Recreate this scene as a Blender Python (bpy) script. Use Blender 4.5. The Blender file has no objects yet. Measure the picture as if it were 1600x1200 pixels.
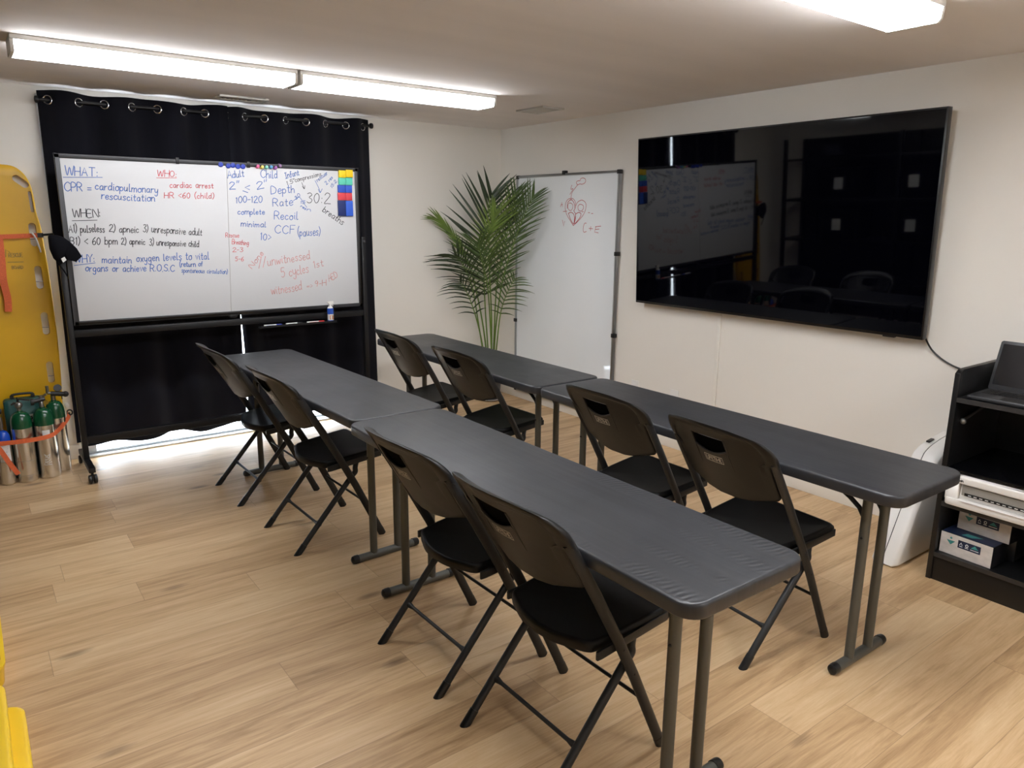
import bpy, bmesh, math, random
from mathutils import Vector, Matrix

random.seed(7)
PI = math.pi
SC = bpy.context.scene
COL = SC.collection

# ------------------------------------------------------------ camera
cam_d = bpy.data.cameras.new('camera')
cam = bpy.data.objects.new('camera', cam_d)
COL.objects.link(cam)
SC.camera = cam
cam_d.sensor_fit = 'HORIZONTAL'
cam_d.sensor_width = 36.0
cam_d.lens = 36.0 * 1145.2 / 1600.0
cam_d.clip_start = 0.05
yaw, pitch, roll = math.radians(36.70), math.radians(12.857), math.radians(0.565)
fw = Vector((math.sin(yaw) * math.cos(pitch), math.cos(yaw) * math.cos(pitch), -math.sin(pitch)))
rt = Vector((math.cos(yaw), -math.sin(yaw), 0))
up = rt.cross(fw)
rt2 = rt * math.cos(roll) + up * math.sin(roll)
up2 = -rt * math.sin(roll) + up * math.cos(roll)
cam.matrix_world = Matrix(((rt2.x, up2.x, -fw.x, -1.4325), (rt2.y, up2.y, -fw.y, -1.8511),
                           (rt2.z, up2.z, -fw.z, 1.5805), (0, 0, 0, 1)))

# ------------------------------------------------------------ world and exposure
SC.view_settings.view_transform = 'Standard'
SC.view_settings.look = 'None'
SC.view_settings.gamma = 1.0
SC.view_settings.use_curve_mapping = False
SC.view_settings.exposure = 0.0
LAMP_STRENGTH = 22.5         # the fluorescent tubes behind their lenses
SKY_STRENGTH = 26.0          # overcast daylight outside the glass door
w = bpy.data.worlds.new('world')
SC.world = w
w.use_nodes = True
bg = w.node_tree.nodes['Background']
bg.inputs[0].default_value = (0.80, 0.90, 1.0, 1)
bg.inputs[1].default_value = SKY_STRENGTH
# daylight enters only through the glass door: a portal tells the renderer where
pl = bpy.data.lights.new('door_portal', 'AREA')
pl.shape = 'RECTANGLE'
pl.size, pl.size_y = 1.9, 2.1
pl.cycles.is_portal = True
po = bpy.data.objects.new('door_portal', pl)
COL.objects.link(po)
po.location = (0.1, 3.72, 1.15)
po.rotation_euler = (-PI / 2, 0, 0)

# ------------------------------------------------------------ helpers
def lin(h):
    h = h.lstrip('#')
    o = []
    for i in (0, 2, 4):
        c = int(h[i:i + 2], 16) / 255
        o.append(c / 12.92 if c <= 0.04045 else ((c + 0.055) / 1.055) ** 2.4)
    return (o[0], o[1], o[2], 1)

def mat(name, color, rough=0.5, metal=0.0, spec=0.5, emit=None, estr=0.0, noise=None, bump=None, coat=0.0,
        trans=0.0, sheen=0.0):
    m = bpy.data.materials.new(name)
    m.use_nodes = True
    n, l = m.node_tree.nodes, m.node_tree.links
    b = n['Principled BSDF']
    c = lin(color) if isinstance(color, str) else (*color, 1)
    b.inputs['Base Color'].default_value = c
    b.inputs['Roughness'].default_value = rough
    b.inputs['Metallic'].default_value = metal
    b.inputs['Specular IOR Level'].default_value = spec
    b.inputs['Coat Weight'].default_value = coat
    b.inputs['Transmission Weight'].default_value = trans
    b.inputs['Sheen Weight'].default_value = sheen
    if emit:
        b.inputs['Emission Color'].default_value = lin(emit)
        b.inputs['Emission Strength'].default_value = estr
    tc = n.new('ShaderNodeTexCoord')
    if noise:                                  # (scale xyz, amount, detail): mottled base colour
        sc, amt, det = noise
        mp = n.new('ShaderNodeMapping'); mp.inputs['Scale'].default_value = sc
        nt = n.new('ShaderNodeTexNoise'); nt.inputs['Scale'].default_value = 1; nt.inputs['Detail'].default_value = det
        mr = n.new('ShaderNodeMapRange')
        mr.inputs[1].default_value, mr.inputs[2].default_value = 0.3, 0.7
        mr.inputs[3].default_value, mr.inputs[4].default_value = 1 - amt, 1 + amt
        vm = n.new('ShaderNodeVectorMath'); vm.operation = 'SCALE'
        vm.inputs[0].default_value = c[:3]
        l.new(tc.outputs['Object'], mp.inputs[0]); l.new(mp.outputs[0], nt.inputs[0])
        l.new(nt.outputs[0], mr.inputs[0]); l.new(mr.outputs[0], vm.inputs['Scale'])
        l.new(vm.outputs[0], b.inputs['Base Color'])
    if bump:                                   # (scale xyz, strength, distance)
        sc, st, di = bump
        mp = n.new('ShaderNodeMapping'); mp.inputs['Scale'].default_value = sc
        nt = n.new('ShaderNodeTexNoise'); nt.inputs['Scale'].default_value = 1; nt.inputs['Detail'].default_value = 4
        bp = n.new('ShaderNodeBump'); bp.inputs['Strength'].default_value = st; bp.inputs['Distance'].default_value = di
        l.new(tc.outputs['Object'], mp.inputs[0]); l.new(mp.outputs[0], nt.inputs[0])
        l.new(nt.outputs[0], bp.inputs['Height']); l.new(bp.outputs[0], b.inputs['Normal'])
    return m

class MB:
    """collects shapes and links them as one mesh object"""
    def __init__(s):
        s.v, s.f, s.mi, s.cur = [], [], [], 0
    def add(s, vs, fs):
        o = len(s.v)
        s.v += [tuple(p) for p in vs]
        for f in fs:
            s.f.append([i + o for i in f]); s.mi.append(s.cur)
    def box(s, c, d, rot=None):
        x, y, z = d[0] / 2, d[1] / 2, d[2] / 2
        vs = [Vector(p) for p in ((-x, -y, -z), (x, -y, -z), (x, y, -z), (-x, y, -z), (-x, -y, z), (x, -y, z), (x, y, z), (-x, y, z))]
        if rot is not None:
            vs = [rot @ p for p in vs]
        s.add([p + Vector(c) for p in vs], [(0, 3, 2, 1), (4, 5, 6, 7), (0, 1, 5, 4), (1, 2, 6, 5), (2, 3, 7, 6), (3, 0, 4, 7)])
        return s
    def bb(s, x0, x1, y0, y1, z0, z1):
        return s.box(((x0 + x1) / 2, (y0 + y1) / 2, (z0 + z1) / 2), (x1 - x0, y1 - y0, z1 - z0))
    def loft(s, loops, close_loop=True, cap0=True, cap1=True):
        n = len(loops[0]); vs = [p for lp in loops for p in lp]; fs = []
        for i in range(len(loops) - 1):
            for j in range(n if close_loop else n - 1):
                k = (j + 1) % n
                fs.append((i * n + j, i * n + k, (i + 1) * n + k, (i + 1) * n + j))
        if cap0: fs.append(tuple(range(n))[::-1])
        if cap1: fs.append(tuple((len(loops) - 1) * n + j for j in range(n)))
        s.add(vs, fs)
        return s
    def tube(s, path, r, n=12, ry=None, side=None, cap=True):
        """round or oval tube along a path; `side` fixes the direction of radius r"""
        P = [Vector(p) for p in path]; loops = []
        ref = Vector(side) if side else None
        prev = None
        for i, p in enumerate(P):
            t = (P[min(i + 1, len(P) - 1)] - P[max(i - 1, 0)]).normalized()
            if ref is not None: a = (ref - t * ref.dot(t)).normalized()
            elif prev is not None: a = (prev - t * prev.dot(t)).normalized()
            else:
                q = Vector((0, 0, 1)) if abs(t.z) < 0.9 else Vector((1, 0, 0))
                a = (q - t * q.dot(t)).normalized()
            prev = a
            b = t.cross(a)
            rr = r[i] if isinstance(r, (list, tuple)) else r
            r2 = rr if ry is None else ry
            loops.append([p + a * rr * math.cos(2 * PI * k / n) + b * r2 * math.sin(2 * PI * k / n) for k in range(n)])
        return s.loft(loops, True, cap, cap)
    def lathe(s, prof, n=24, o=(0, 0, 0), m=None):
        loops = []
        for r, z in prof:
            lp = [Vector((r * math.cos(2 * PI * k / n), r * math.sin(2 * PI * k / n), z)) for k in range(n)]
            if m is not None: lp = [m @ p for p in lp]
            loops.append([p + Vector(o) for p in lp])
        return s.loft(loops)
    def prism(s, poly, a, b, f):
        """extrude a 2-D polygon between depths a and b; f maps (u, v, depth) to a point"""
        return s.loft([[f(u, v, a) for u, v in poly], [f(u, v, b) for u, v in poly]])
    def torus(s, c, R, r, m=None, n=20, k=8):
        loops = []
        for i in range(n + 1):
            t = 2 * PI * i / n
            lp = [Vector(((R + r * math.cos(2 * PI * j / k)) * math.cos(t), (R + r * math.cos(2 * PI * j / k)) * math.sin(t), r * math.sin(2 * PI * j / k))) for j in range(k)]
            if m is not None: lp = [m @ p for p in lp]
            loops.append([p + Vector(c) for p in lp])
        return s.loft(loops, True, False, False)
    def ball(s, c, r, n=14, k=8, sc=(1, 1, 1)):
        loops = []
        for i in range(k + 1):
            t = PI * i / k
            rr, z = max(r * math.sin(t), 1e-5), -r * math.cos(t)
            loops.append([Vector((c[0] + sc[0] * rr * math.cos(2 * PI * j / n), c[1] + sc[1] * rr * math.sin(2 * PI * j / n), c[2] + sc[2] * z)) for j in range(n)])
        return s.loft(loops)
    def build(s, name, mats, parent=None, loc=(0, 0, 0), rot=(0, 0, 0), bevel=0.0, seg=2, smooth=True, ang=38):
        me = bpy.data.meshes.new(name)
        me.from_pydata(s.v, [], s.f)
        bm = bmesh.new(); bm.from_mesh(me)
        bmesh.ops.remove_doubles(bm, verts=bm.verts, dist=1e-6)
        bmesh.ops.dissolve_degenerate(bm, dist=1e-7, edges=bm.edges)
        bmesh.ops.recalc_face_normals(bm, faces=bm.faces)
        if bevel > 0:
            es = [e for e in bm.edges if len(e.link_faces) == 2 and e.calc_face_angle(0) > 0.6]
            bmesh.ops.bevel(bm, geom=es, offset=bevel, segments=seg, profile=0.5, affect='EDGES', clamp_overlap=True)
        bm.to_mesh(me); bm.free()
        if not isinstance(mats, (list, tuple)): mats = [mats]
        for m in mats: me.materials.append(m)
        if len(mats) > 1 and len(me.polygons) == len(s.mi):
            me.polygons.foreach_set('material_index', s.mi)
        if smooth:
            me.polygons.foreach_set('use_smooth', [True] * len(me.polygons))
            me.set_sharp_from_angle(angle=math.radians(ang))
        o = bpy.data.objects.new(name, me)
        COL.objects.link(o)
        o.location = loc; o.rotation_euler = rot
        if parent: o.parent = parent
        return o

def tag(o, label, cat, group=None):
    o['label'] = label; o['category'] = cat
    if group: o['group'] = group
    return o

def thing(name, label, cat, loc=(0, 0, 0), rz=0.0, group=None):
    o = bpy.data.objects.new(name, None)
    o.empty_display_size = 0.05
    COL.objects.link(o)
    o.location = loc; o.rotation_euler = (0, 0, rz)
    return tag(o, label, cat, group)

def struct(o):
    o['kind'] = 'structure'
    return o

def dup(root, loc, rz, label, group=None):
    """a copy of a thing with copies of its parts and sub-parts"""
    r = root.copy(); COL.objects.link(r)
    r.location = loc; r.rotation_euler = (0, 0, rz)
    r['label'] = label
    if group: r['group'] = group
    for ch in list(root.children):
        c = ch.copy(); COL.objects.link(c); c.parent = r
        for g in list(ch.children):
            d = g.copy(); COL.objects.link(d); d.parent = c
    return r

def rrect(hx, hy, r, n=6, cx=0.0, cy=0.0):
    """rounded rectangle outline, counter-clockwise"""
    pts = []
    for sx, sy, a0 in ((1, 1, 0), (-1, 1, PI / 2), (-1, -1, PI), (1, -1, 1.5 * PI)):
        for i in range(n + 1):
            a = a0 + PI / 2 * i / n
            pts.append((cx + sx * (hx - r) + r * math.cos(a), cy + sy * (hy - r) + r * math.sin(a)))
    return pts

def lerp_table(tab, z):
    for (z0, x0), (z1, x1) in zip(tab, tab[1:]):
        if z <= z1: return x0 + (x1 - x0) * (z - z0) / (z1 - z0)
    (z0, x0), (z1, x1) = tab[-2:]
    return x0 + (x1 - x0) * (z - z0) / (z1 - z0)

def crom(pts, k=5):
    """smooth curve through the points"""
    if len(pts) < 3: return [tuple(p) for p in pts]
    out = []
    P = [Vector(p) for p in pts]
    for i in range(len(P) - 1):
        p0, p1, p2, p3 = P[max(i - 1, 0)], P[i], P[i + 1], P[min(i + 2, len(P) - 1)]
        for j in range(k):
            t = j / k
            out.append(0.5 * ((2 * p1) + (p2 - p0) * t + (2 * p0 - 5 * p1 + 4 * p2 - p3) * t * t + (3 * p1 - p0 - 3 * p2 + p3) * t ** 3))
    out.append(P[-1])
    return out

# ------------------------------------------------------------ single-stroke lettering (marker strokes and stamped words)
# every glyph: advance width ; strokes of x,y points (baseline 0, x-height 4, capital height 7)
GLY = {
 'A': '5;0,0 2.5,7 5,0|1,2.6 4,2.6', 'B': '4.5;0,0 0,7 3,7 4,5.6 3,3.8 0,3.7|2.6,3.7 4.4,2 3,0 0,0', 'C': '5;4.8,5.8 3,7 .8,5.6 0,3.4 .9,1 3,0 5,1.2',
 'D': '5;0,0 0,7 2.6,6.8 4.6,5 4.8,3 3.6,.8 0,0', 'E': '4.2;4,7 0,7 0,0 4.2,0|0,3.6 3.4,3.6', 'F': '4;0,0 0,7 4,7|0,3.7 3.2,3.7', 'H': '4.6;0,0 0,7|4.6,0 4.6,7|0,3.5 4.6,3.5',
 'I': '3;0,7 3,7|1.5,7 1.5,0|0,0 3,0', 'L': '3.8;0,7 0,0 3.8,0', 'M': '5.5;0,0 .4,7 2.8,2 5.1,7 5.5,0', 'N': '4.8;0,0 0,7 4.8,0 4.8,7', 'O': '5;2.5,7 .6,5.8 0,3.5 .7,1 2.5,0 4.4,1.2 5,3.6 4.3,6 2.5,7',
 'P': '4.2;0,0 0,7 3,7 4.2,5.4 3,3.5 0,3.3', 'Q': '5;2.5,7 .6,5.8 0,3.5 .7,1 2.5,0 4.4,1.2 5,3.6 4.3,6 2.5,7|3,1.8 5.2,-.6', 'R': '4.6;0,0 0,7 3,7 4.2,5.4 3,3.6 0,3.5|2,3.5 4.6,0', 'S': '4.2;4,6 2.4,7 .5,6 .6,4.4 3.6,2.8 4,1.2 2.4,0 0,.9',
 'T': '5;0,7 5,7|2.5,7 2.5,0', 'U': '4.6;0,7 0,2 1,.3 2.4,0 4,.6 4.6,2.4 4.6,7', 'V': '4.6;0,7 2.3,0 4.6,7', 'W': '6.6;0,7 1.6,0 3.3,6 5,0 6.6,7', 'Y': '4.8;0,7 2.4,3.6 4.8,7|2.4,3.6 2.2,0',
 'K': '4.6;0,0 0,7|4.4,7 0,3 4.6,0', 'G': '5;4.8,5.8 3,7 .8,5.6 0,3.4 .9,1 3,0 4.8,1 4.8,3.2 3,3.2', 'X': '4.4;0,0 4.4,7|0,7 4.4,0', 'Z': '4.4;0,7 4.4,7 0,0 4.4,0', 'J': '3.4;3.2,7 3.2,1.4 1.8,0 0,1',
 'a': '3.4;3,3.4 1.6,4 .2,2.6 .4,.6 1.6,0 2.8,1.4 3,3.8 3,.8 3.4,0', 'b': '3.2;0,7 0,0|0,2.6 1.4,4 3,2.8 2.8,.8 1.4,0 0,1', 'c': '3;2.8,3.2 1.6,4 .2,2.8 .2,1 1.5,0 3,.8', 'd': '3.4;3,3 1.6,4 .2,2.6 .3,.7 1.6,0 3,1.4|3.1,7 3,.8 3.4,0',
 'e': '3;.2,2 2.8,2.4 2,4 .6,3.5 .1,1.6 1.2,0 3,.8', 'f': '2.4;2.4,6.4 1.4,7 .9,5.4 .9,0|0,4 2.2,4', 'g': '3.4;3,3.2 1.6,4 .2,2.6 .4,.8 1.6,.2 3,1.6 3.1,3.8 2.9,-2 1.4,-3 .2,-2', 'h': '3.2;0,7 0,0|0,2.4 1.6,4 2.8,3 3,0',
 'i': '1;.4,4 .4,.6 1,0|.4,5.6 .5,5.9', 'k': '3;0,7 0,0|2.6,4 0,1.8 3,0', 'l': '1.4;.2,7 .2,1 .7,0 1.4,.4', 'm': '5;0,4 0,0|0,2.6 1.2,4 2.3,3 2.3,0|2.3,2.6 3.6,4 4.7,3 4.8,0', 'n': '3.2;0,4 0,0|0,2.4 1.5,4 2.8,3 3,.4 3.3,0',
 'o': '3.2;1.6,4 .2,2.8 .3,.8 1.6,0 3,1 3,2.9 1.6,4 3.2,3.6', 'p': '3.2;0,4 0,-3|0,2.6 1.5,4 3,2.8 2.8,.8 1.4,0 0,1', 'r': '2.4;0,4 0,0|0,2.2 1,3.8 2.4,3.8', 's': '2.8;2.6,3.4 1.4,4 .3,3 2.4,1.4 1.6,0 0,.5', 't': '2.4;1,6 1,.8 1.6,0 2.4,.4|0,4 2.3,4',
 'u': '3.4;0,4 .1,.9 1.2,0 2.7,1.2 2.9,4 2.9,.6 3.4,0', 'v': '2.8;0,4 1.4,0 2.8,4', 'w': '4.4;0,4 1,0 2.2,3.4 3.3,0 4.4,4', 'x': '2.8;0,4 2.8,0|2.8,4 0,0', 'y': '3.2;0,4 .3,1.4 1.4,.6 2.8,1.8 3,4 2.8,-1.8 1.4,-3 .2,-2',
 '0': '3.8;1.9,7 .4,5.4 .1,2.6 1.4,0 3,.9 3.7,3.6 3.2,6 1.9,7', '1': '1.6;.2,5.8 1,7 1,0', '2': '4;.2,5.6 1.4,7 3.2,6.4 3.2,4.6 .1,.3 2,.2 4.2,0', '3': '3.6;.2,6.4 2,7 3.2,5.6 1.4,3.8 3.4,2.4 2.8,.4 1.2,0 0,.8', '4': '4;2.8,0 2.8,7 0,2.4 4,2.4', '5': '3.8;3.6,7 .6,7 .4,4 2.4,4.4 3.6,2.6 2.6,.4 1,0 0,.7',
 '6': '3.6;3,7 1,5 .1,2.4 1,.2 2.8,.4 3.5,2.2 2.2,3.6 .4,2.4', '9': '3.6;3.2,5.6 1.8,7 .2,5.4 .8,3.6 2.4,3.8 3.3,5.6 3,2.6 2.4,0',
 ':': '1;.4,3.6 .5,3.9|.4,.6 .5,.9', '.': '1;.3,0 .4,.25', ',': '1;.4,.3 0,-1', '=': '3.4;0,3.4 3.4,3.4|0,1.6 3.4,1.6', '<': '3.4;3.4,5.4 0,3 3.4,.8', '>': '2.6;0,5.4 2.6,3 0,.8', '(': '1.6;1.6,8 .3,5.4 .2,2.4 1.5,-1', ')': '1.6;0,8 1.4,5.4 1.4,2 0,-1',
 '-': '2.6;0,3 2.6,3.1', '"': '1.4;.2,7.4 0,5.4|1.4,7.4 1.1,5.4', '/': '2.4;2.4,7.4 0,0', '+': '3;0,3 3,3|1.5,4.6 1.5,1.4', '_': '.1;0,-.6 3.4,-2.4', '|': '.6;.3,7 .3,0', ' ': '2.6;',
}
GC = {}
for ch, s_ in GLY.items():
    wd, st = s_.split(';')
    GC[ch] = (float(wd), [[tuple(float(q) for q in p.split(',')) for p in t.split()] for t in st.split('|') if t])

def text_strokes(txt, x0, y0, x1, y1, h, jitter=0.0, slant=0.12, curl=True):
    """strokes of a word stretched between two baseline points, capitals h high"""
    adv = 0.0; st = []
    for ch in txt:
        wd, ss = GC[ch]
        dy = random.uniform(-1, 1) * jitter; dsc = 1 + random.uniform(-1, 1) * jitter * 0.25
        for s_ in ss:
            q = [(adv + (x + slant * y) * dsc, (y + dy) * dsc) for x, y in s_]
            st.append([tuple(p)[:2] for p in crom([(a, b, 0) for a, b in q], 4)] if curl and len(q) > 3 else q)
        adv += wd + 1.15
    tot = max(adv - 1.15, 1e-3)
    L = math.hypot(x1 - x0, y1 - y0); ux, uy = (x1 - x0) / L, (y1 - y0) / L
    sx, sy = L / tot, h / 7.0
    return [[(x0 + ux * x * sx - uy * y * sy, y0 + uy * x * sx + ux * y * sy) for x, y in q] for q in st]

def ribbon(mb, strokes, wd, f):
    """flat ink strokes of width wd; f maps (u, v) to a point on the written surface"""
    for s_ in strokes:
        n = len(s_)
        if n < 2: continue
        L, R = [], []
        for i, (x, y) in enumerate(s_):
            x0, y0 = s_[max(i - 1, 0)]; x1, y1 = s_[min(i + 1, n - 1)]
            tx, ty = x1 - x0, y1 - y0
            d = math.hypot(tx, ty) or 1.0
            tx, ty = tx / d, ty / d
            e = (-wd * .4 if i == 0 else wd * .4 if i == n - 1 else 0.0)
            cx, cy = x + tx * e, y + ty * e
            L.append(f(cx - ty * wd / 2, cy + tx * wd / 2)); R.append(f(cx + ty * wd / 2, cy - tx * wd / 2))
        mb.add(L + R, [(i, i + 1, n + i + 1, n + i) for i in range(n - 1)])

# ------------------------------------------------------------ materials
def floor_material():
    m = bpy.data.materials.new('oak_planks'); m.use_nodes = True
    n, l = m.node_tree.nodes, m.node_tree.links
    b = n['Principled BSDF']
    def N(t, **k):
        x = n.new(t)
        for a, v in k.items(): setattr(x, a, v)
        return x
    def M(op, a, bb=None, c=None):
        x = N('ShaderNodeMath', operation=op)
        for i, v in enumerate((a, bb, c)):
            if v is None: continue
            if isinstance(v, (int, float)): x.inputs[i].default_value = v
            else: l.new(v, x.inputs[i])
        return x.outputs[0]
    tc = N('ShaderNodeTexCoord'); sp = N('ShaderNodeSeparateXYZ'); l.new(tc.outputs['Object'], sp.inputs[0])
    X, Y = sp.outputs[0], sp.outputs[1]
    yr = M('DIVIDE', M('SUBTRACT', Y, 0.725), 0.19)
    row = M('FLOOR', yr); fy = M('FRACT', yr)
    wn = N('ShaderNodeTexWhiteNoise', noise_dimensions='1D'); l.new(row, wn.inputs['W'])
    xr = M('ADD', M('DIVIDE', X, 1.25), M('MULTIPLY', wn.outputs[0], 7.3))
    colm = M('FLOOR', xr); fx = M('FRACT', xr)
    cb = N('ShaderNodeCombineXYZ'); l.new(row, cb.inputs[0]); l.new(colm, cb.inputs[1])
    wn2 = N('ShaderNodeTexWhiteNoise', noise_dimensions='2D'); l.new(cb.outputs[0], wn2.inputs[0])
    idv = wn2.outputs[0]
    # grain coordinates, shifted per plank
    gx = M('ADD', X, M('MULTIPLY', idv, 31.0)); gy = M('ADD', Y, M('MULTIPLY', idv, 17.0))
    def noise(sx, sy, det, rough=0.6, dist=0.0):
        c = N('ShaderNodeCombineXYZ'); l.new(M('MULTIPLY', gx, sx), c.inputs[0]); l.new(M('MULTIPLY', gy, sy), c.inputs[1])
        t = N('ShaderNodeTexNoise'); t.inputs['Scale'].default_value = 1; t.inputs['Detail'].default_value = det
        t.inputs['Roughness'].default_value = rough; t.inputs['Distortion'].default_value = dist
        l.new(c.outputs[0], t.inputs[0]); return t.outputs[0]
    g1 = noise(1.3, 15, 6, 0.66, 1.3)          # broad figure
    g2 = noise(5, 120, 4, 0.7, 0.3)            # fine pores
    g3 = noise(0.9, 4.5, 3, 0.5)               # cloudy tone
    ramp = N('ShaderNodeValToRGB')
    e = ramp.color_ramp.elements
    e[0].position, e[0].color = 0.32, lin('#9a7953'); e[1].position, e[1].color = 0.68, lin('#dcc19a')
    mid = ramp.color_ramp.elements.new(0.5); mid.color = lin('#c8a77e')
    tone = M('ADD', M('ADD', M('MULTIPLY', g1, 0.50), M('MULTIPLY', g2, 0.24)), M('ADD', M('MULTIPLY', g3, 0.22), M('MULTIPLY', M('SUBTRACT', idv, 0.5), 0.13)))
    l.new(tone, ramp.inputs[0])
    # knots: sparse dark eyes stretched along the grain
    c = N('ShaderNodeCombineXYZ'); l.new(M('MULTIPLY', gx, 2.4), c.inputs[0]); l.new(M('MULTIPLY', gy, 6.5), c.inputs[1])
    vo = N('ShaderNodeTexVoronoi'); vo.inputs['Scale'].default_value = 1; l.new(c.outputs[0], vo.inputs['Vector'])
    kn = N('ShaderNodeMapRange'); kn.inputs[1].default_value, kn.inputs[2].default_value = 0.05, 0.19
    kn.inputs[3].default_value, kn.inputs[4].default_value = 0.72, 0.0
    l.new(M('ADD', vo.outputs['Distance'], M('MULTIPLY', M('SUBTRACT', g2, 0.5), 0.16)), kn.inputs[0])
    gate = M('GREATER_THAN', vo.outputs['Color'], 0.50)
    mx = N('ShaderNodeMix', data_type='RGBA'); l.new(M('MULTIPLY', kn.outputs[0], gate), mx.inputs[0])
    l.new(ramp.outputs[0], mx.inputs[6]); mx.inputs[7].default_value = lin('#5e4632')
    # seams
    ey = M('MINIMUM', fy, M('SUBTRACT', 1.0, fy)); ex = M('MINIMUM', fx, M('SUBTRACT', 1.0, fx))
    seam = M('MAXIMUM', M('LESS_THAN', ey, 0.006), M('LESS_THAN', ex, 0.0011))
    mx2 = N('ShaderNodeMix', data_type='RGBA'); l.new(M('MULTIPLY', seam, 0.38), mx2.inputs[0])
    l.new(mx.outputs[2], mx2.inputs[6]); mx2.inputs[7].default_value = lin('#6b5138')
    l.new(mx2.outputs[2], b.inputs['Base Color'])
    b.inputs['Roughness'].default_value = 0.42
    b.inputs['Specular IOR Level'].default_value = 0.35
    bp = N('ShaderNodeBump'); bp.inputs['Strength'].default_value = 0.12; bp.inputs['Distance'].default_value = 0.002
    l.new(M('SUBTRACT', g2, M('MULTIPLY', seam, 1.5)), bp.inputs['Height']); l.new(bp.outputs[0], b.inputs['Normal'])
    return m

M_FLOOR = floor_material()
M_WALL = mat('wall_paint', '#eae5dc', 0.75, spec=0.25, noise=((1.2, 1.2, 1.2), 0.015, 3), bump=((60, 60, 60), 0.05, 0.002))
M_CEIL = mat('ceiling_paint', '#eee7e2', 0.85, spec=0.2, noise=((.6, 5, 1), 0.03, 4), bump=((3, 40, 3), 0.08, 0.003))
M_TRIM = mat('white_trim', '#e9e4da', 0.45, bump=((20, 20, 20), 0.02, 0.001))
M_VINYL = mat('white_vinyl', '#eef0f0', 0.35, bump=((30, 30, 30), 0.02, 0.001))
M_GLASS = mat('door_glass', '#ffffff', 0.0, trans=1.0, spec=0.5)
M_TOP = None
M_BLKPLAST = mat('black_plastic', '#1b1a1a', 0.42, bump=((260, 260, 260), 0.10, 0.001))
M_BACK = mat('chair_back_plastic', '#131313', 0.38, spec=0.4, bump=((220, 220, 220), 0.12, 0.001))
M_SEAT = mat('chair_seat_plastic', '#09090a', 0.46, spec=0.28, bump=((240, 240, 240), 0.10, 0.001))
M_FRAME = mat('charcoal_powder_coat', '#2a2a2a', 0.42, 0.35, bump=((300, 300, 300), 0.06, 0.0005))
M_RUBBER = mat('black_rubber', '#0c0c0c', 0.35, bump=((200, 200, 200), 0.05, 0.0005))
M_TLEG = mat('grey_hammered_steel', '#5a5a55', 0.42, 0.45, bump=((350, 350, 350), 0.10, 0.0006))
M_BLKMETAL = mat('black_metal', '#141416', 0.42, 0.2, bump=((200, 200, 200), 0.04, 0.0005))
M_DKFRAME = mat('dark_grey_frame', '#3a3a3c', 0.4, 0.4, bump=((200, 200, 200), 0.03, 0.0005))
M_CURT = mat('black_velvet', '#0f0f17', 0.9, spec=0.15, sheen=0.12, noise=((6, 6, 2), 0.25, 4), bump=((90, 90, 90), 0.15, 0.002))
M_CHROME = mat('chrome', '#d8d8da', 0.18, 1.0, bump=((40, 40, 40), 0.02, 0.0005))
M_ALU = mat('aluminium', '#a9acae', 0.35, 0.9, bump=((400, 8, 8), 0.05, 0.0005))
M_BOARD = mat('whiteboard_enamel', '#cfcfd0', 0.3, spec=0.3, noise=((1.5, 1.5, 1.5), 0.012, 3))
M_BOARD2 = mat('whiteboard_enamel_cool', '#f0f4f6', 0.05, spec=0.8, noise=((1.5, 1.5, 1.5), 0.012, 3))
M_BLUEINK = mat('blue_marker_ink', '#3d66b0', 0.6, noise=((60, 60, 60), 0.2, 2))
M_REDINK = mat('red_marker_ink', '#c8454d', 0.6, noise=((60, 60, 60), 0.2, 2))
M_FADEINK = mat('pale_red_marker_ink', '#cc8f8c', 0.6, noise=((60, 60, 60), 0.25, 2))
M_BLACKINK = mat('black_marker_ink', '#26262b', 0.6, noise=((60, 60, 60), 0.2, 2))
M_HEARTINK = mat('heart_red_ink', '#b8434f', 0.6, noise=((60, 60, 60), 0.2, 2))
M_SCREEN = mat('tv_glass', '#020206', 0.03, spec=0.5, noise=((2, 2, 2), 0.1, 2))
M_BEZEL = mat('tv_bezel', '#0b0b0d', 0.35, noise=((30, 30, 30), 0.1, 2))
M_YELLOW = mat('yellow_plastic', '#dba90c', 0.42, noise=((4, 4, 4), 0.06, 3), bump=((150, 150, 150), 0.05, 0.0006))
M_YELLOW2 = mat('bright_yellow_plastic', '#f2c81e', 0.4, noise=((4, 4, 4), 0.05, 3), bump=((150, 150, 150), 0.05, 0.0006))
M_ORANGE = mat('orange_webbing', '#dd6a3c', 0.7, noise=((250, 250, 250), 0.15, 2), bump=((400, 400, 400), 0.2, 0.0008))
M_CYL = mat('brushed_cylinder_aluminium', '#dcdbd8', 0.26, 1.0, noise=((20, 20, 4), 0.12, 5), bump=((60, 60, 8), 0.06, 0.0006))
M_GREEN = mat('green_cylinder_paint', '#0f4a2c', 0.25, coat=0.3, noise=((8, 8, 8), 0.1, 3))
M_BLUE = mat('blue_cylinder_paint', '#1247b4', 0.25, coat=0.3, noise=((8, 8, 8), 0.1, 3))
M_CASEGREEN = mat('green_case_plastic', '#154a44', 0.45, noise=((8, 8, 8), 0.08, 3), bump=((200, 200, 200), 0.06, 0.0006))
M_LABELW = mat('white_label', '#dcdcd8', 0.6, noise=((80, 80, 80), 0.06, 3))
M_STEEL = mat('dull_steel', '#8d8a85', 0.35, 0.9, bump=((90, 90, 90), 0.04, 0.0005))
M_BRASS = mat('brass_valve', '#8c7a35', 0.35, 0.9, bump=((90, 90, 90), 0.04, 0.0005))
M_FAB = mat('black_fabric', '#101014', 0.95, spec=0.1, bump=((180, 180, 180), 0.2, 0.001))
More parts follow.
